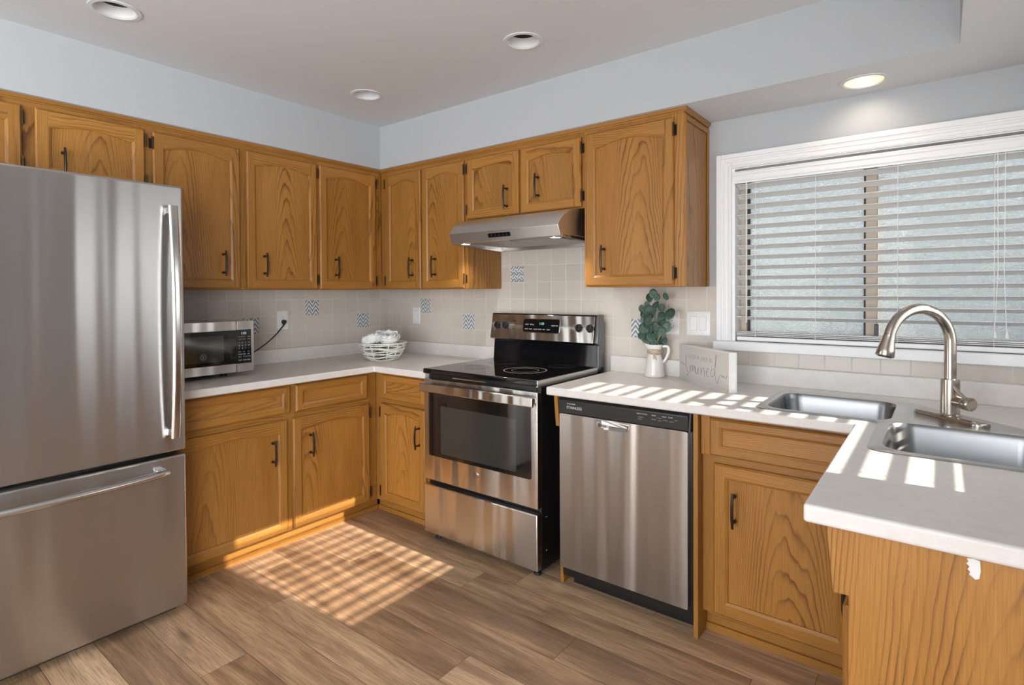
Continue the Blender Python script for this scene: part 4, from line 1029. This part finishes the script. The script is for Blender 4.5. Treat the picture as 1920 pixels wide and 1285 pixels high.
vd = Vector((.776, -.63, 0)); vr = Vector((.63, .776, 0)); bc = Vector((.452, -.425, .915))
rose(bc-vr*.062+vd*.050+Vector((0, 0, .128)), .056, (.35, -.1), 1, 'large white rose leaning over the front left rim of the wire basket')
rose(bc+vr*.040+vd*.030+Vector((0, 0, .134)), .057, (.1, .45), 2, 'large white rose on the right in the wire basket')
rose(bc-vr*.015-vd*.035+Vector((0, 0, .145)), .052, (-.2, 0), 3, 'white rose at the back of the wire basket, topmost of the bunch')
def leaves(parent_bm, pts, r, n, seed): pass
random.seed(6); fo = thing('rose_foliage', 'green leaves and stems lying inside the white wire basket', 'leaves', (.452, -.425, .918))
mb = MB()
def leaf_into(mb, base, d, L, wd, up=(0, 0, 1), fold=.2, n=7):
    d = Vector(d).normalized(); sd = d.cross(Vector(up)).normalized(); nn = sd.cross(d); prev = None
    for i in range(n+1):
        u = i/n; c = Vector(base)+d*(L*u)-nn*(L*.18*u*u); wv = wd*math.sin(PI*min(max(u, .02), .985))**.7
        row = [mb.bm.verts.new(c+sd*wv+nn*fold*wv), mb.bm.verts.new(c), mb.bm.verts.new(c-sd*wv+nn*fold*wv)]
        if prev:
            for k in (0, 1): mb.bm.faces.new((prev[k], prev[k+1], row[k+1], row[k]))
        prev = row
for k in range(34):
    a = random.uniform(0, 2*PI); r = random.uniform(.0, .09); z = random.uniform(.012, .085)
    leaf_into(mb, (r*math.cos(a)*.6, r*math.sin(a)*.6, z), (math.cos(a), math.sin(a), random.uniform(-.1, .35)), random.uniform(.03, .048), random.uniform(.010, .017))
for q in (-.02, .012, .03):
    mb.tube([tuple(vr*q+Vector((0, 0, .012))), tuple(vr*q*1.6+vd*.03+Vector((0, 0, .06))), tuple(vr*q*1.4+vd*.035+Vector((0, 0, .105)))], .003, 6)
leaf_into(mb, tuple(vr*.012+vd*.075+Vector((0, 0, .085))), (.1, .0, 1), .05, .016, up=(.776, -.63, 0))
leaf_into(mb, tuple(vr*.02+vd*.07+Vector((0, 0, .085))), tuple(vr*.8+Vector((0, 0, .5))), .05, .014, up=(.776, -.63, 0))
mb.build('foliage', 'leaf_g', fo, smooth=60, weld=False)['kind'] = 'stuff'

# ------------------------------------------------------------------ pitcher with eucalyptus
pv = thing('pitcher_vase', 'cream ceramic pitcher with twine round its neck on the countertop', 'vase', (2.165, -.080, .915))
mb = MB()
prof = [(.0, .001), (.046, 0), (.0505, .003), (.0505, .012), (.046, .045), (.0405, .085), (.0345, .108), (.0315, .122), (.033, .138), (.039, .155), (.0425, .166)]
inn = [(.0405, .166), (.037, .154), (.031, .138), (.0295, .122), (.032, .108), (.036, .085), (.040, .045), (.040, .012), (.0, .010)]
loops = []
for r, z in prof+inn:
    lp = []
    for k in range(36):
        a = 2*PI*k/36; rr = r
        if z > .13:
            f = (z-.13)/.036; lobe = max(0, math.cos(a-PI))**6
            rr = r*(1+.42*f*lobe); zz = z+.010*f*lobe
        else: zz = z
        lp.append((rr*math.cos(a), rr*math.sin(a), zz))
    loops.append(lp)
mb.loft(loops, cap0=False, cap1=False); mb.build('pitcher_body', 'ceramic', pv, smooth=60).rotation_euler = (0, 0, .45)
mb = MB(); K = [(.036, 0, .152), (.058, 0, .160), (.072, 0, .148), (.070, 0, .122), (.058, 0, .094), (.044, 0, .076), (.040, 0, .068)]
mb.tube(K, [.0055, .0065, .0065, .006, .0055, .005, .004], 10, sq=(1, 1.4)); h_ = mb.build('pitcher_handle', 'ceramic', pv, smooth=60); h_.rotation_euler = (0, 0, .45); md_ = h_.modifiers.new('s', 'SUBSURF'); md_.levels = md_.render_levels = 2
mb = MB()
for i in range(5):
    z = .118+.0052*i; mb.tube([((.0335+.0006*abs(i-2))*math.cos(a), (.0335+.0006*abs(i-2))*math.sin(a), z+.0025*math.sin(a*2+i)) for a in [k*2*PI/28 for k in range(29)]], .0027, 6)
mb.tube([(.014, -.030, .121), (.020, -.038, .104), (.027, -.037, .090)], .0022, 6); mb.tube([(.014, -.030, .121), (.012, -.040, .106), (.015, -.042, .094)], .0022, 6)
mb.build('twine', 'jute', pv, weld=False)
eu = thing('eucalyptus_bunch', 'bunch of faux silver dollar eucalyptus standing in the cream pitcher', 'plant', (2.165, -.080, 1.0))
random.seed(21)
def px(dx, dz, dy=0): return Vector((dx, dy, dz))
# stems as paths (x offset, z offset from 1.0, y offset)
stems = [[(0, .0, 0), (.004, .08, -.01), (.010, .16, -.015), (.012, .24, -.02), (.020, .30, -.02), (.012, .335, -.02)],
         [(.005, 0, 0), (.010, .08, -.01), (.040, .13, -.02), (.055, .17, -.02), (.075, .20, -.02), (.098, .235, -.02)],
         [(-.005, 0, 0), (-.008, .09, -.015), (-.020, .16, -.025), (-.035, .215, -.03), (-.050, .258, -.03)],
         [(.004, 0, .01), (.02, .10, .0), (.034, .19, .005), (.050, .245, .005), (.066, .315, .0)]]
mb = MB()
for s_ in stems: mb.tube([(a, c, b) for a, b, c in s_], [.0032]*(len(s_)-2)+[.0024, .0014], 7)
mb.build('stems', 'stem', eu, weld=False)
def euc(c, r, nrm, squash=1.0):
    mb = MB(); nrm = Vector(nrm).normalized(); u = nrm.cross(Vector((0, 0, 1))); u = u.normalized() if u.length > .01 else Vector((1, 0, 0)); v = nrm.cross(u)
    ctr = mb.bm.verts.new((0, 0, 0)); rings = []
    for q in (.5, 1):
        rings.append([mb.bm.verts.new((u*math.cos(a)*r*q*squash+v*(math.sin(a)*r*q*(1.12 if math.sin(a) < 0 else 1)))+nrm*(r*.16*q*q*(1+.5*math.cos(2*a)))) for a in [2*PI*k/14 for k in range(14)]])
    for k in range(14):
        mb.bm.faces.new((ctr, rings[0][k], rings[0][(k+1) % 14])); mb.bm.faces.new((rings[0][k], rings[1][k], rings[1][(k+1) % 14], rings[0][(k+1) % 14]))
    o = mb.build('leaf', 'euc', eu, smooth=80, loc=c); s = o.modifiers.new('s', 'SOLIDIFY'); s.thickness = .001
L = [(.012, .338, .020), (.030, .318, .017), (.068, .325, .017), (-.018, .322, .016), (.0, .312, .020), (-.052, .262, .019), (.022, .275, .021), (.044, .270, .016), (-.012, .250, .026), (.014, .240, .027), (-.038, .235, .021),
     (-.030, .205, .027), (.046, .225, .019), (.034, .200, .023), (.098, .235, .027), (-.006, .205, .025), (.080, .172, .022), (-.036, .160, .026), (-.012, .165, .028), (.016, .170, .024), (.060, .150, .020), (-.030, .115, .029), (-.006, .120, .024),
     (.018, .125, .024), (.036, .098, .019), (.058, .098, .016), (.004, .095, .022), (-.046, .125, .019), (.050, .190, .016), (-.022, .285, .015)]
for dx, dz, r in L:
    ps = min(((abs(dx-a)+abs(dz-b)), c) for s_ in stems for a, b, c in s_)[1]
    euc((dx, ps-.008+random.uniform(-.018, .012), dz), r*1.13, (random.uniform(-.55, .75), -1, random.uniform(-.5, .6)), random.uniform(.8, 1.0))

# ------------------------------------------------------------------ sign
sg = thing('block_sign', 'grey block sign with handwritten lettering leaning on the countertop by the window', 'sign', (2.286, -.055, .915), math.atan2(-.280, .325))
SL, SH, ST = .429, .172, .036
mb = MB(); mb.box(0, SL, 0, ST, 0, SH); mb.build('block', 'sign_w', sg, bevel=.0015)
mb = MB(); mb.box(.003, SL-.003, -.0008, .001, .003, SH-.003); face = mb.build('face_panel', 'sign_face', sg, smooth=0)
# lettering traced as strokes; u across 0..1, v up 0..1
def stroke(mb, P, r=.0010):
    K = [Vector((u*SL, -.0012, v*SH)) for u, v in P]; pts = []
    for i in range(len(K)-1):
        p0, p1, p2, p3 = [K[min(max(i+k, 0), len(K)-1)] for k in (-1, 0, 1, 2)]
        for q in range(5):
            u = q/5; pts.append(.5*((2*p1)+(p2-p0)*u+(2*p0-5*p1+4*p2-p3)*u*u+(3*p1-p0-3*p2+p3)*u**3))
    pts.append(K[-1]); mb.tube(pts, r, 6, sq=(1, 1))
mb = MB()
for P in ([(.03, .47), (.055, .50), (.075, .44), (.10, .47), (.13, .42)], [(.165, .72), (.155, .55), (.165, .40), (.185, .30), (.205, .26)], [(.165, .18), (.19, .16), (.21, .22), (.20, .28)],
          [(.235, .44), (.245, .36), (.250, .27)], [(.25, .29), (.275, .44), (.295, .46), (.300, .30)], [(.302, .32), (.325, .45), (.345, .45), (.352, .28)], [(.357, .45), (.360, .31), (.385, .26), (.41, .36), (.418, .46)], [(.418, .44), (.425, .26)],
          [(.47, .46), (.475, .26)], [(.476, .32), (.51, .46), (.535, .44), (.545, .27), (.565, .25)], [(.575, .34), (.61, .40), (.625, .46), (.60, .48), (.585, .38), (.60, .27), (.635, .27)],
          [(.72, .50), (.68, .47), (.665, .36), (.69, .28), (.725, .34), (.745, .50), (.765, .72), (.775, .84), (.765, .88), (.755, .75), (.745, .45), (.755, .28), (.775, .18), (.795, .17), (.81, .26), (.83, .36)],
          [(.83, .36), (.86, .40), (.88, .34), (.905, .39), (.925, .34), (.955, .38), (.965, .42)]): stroke(mb, P)
mb.build('lettering', 'ink', face, weld=False)
t_ = text_obj('small_lettering', "GO'A JAS IS", .024, 'ink_l', face, (.21*SL, -.0011, .66*SH), (PI/2, 0, 0)); t_.scale = (1.75, 1.1, 1)
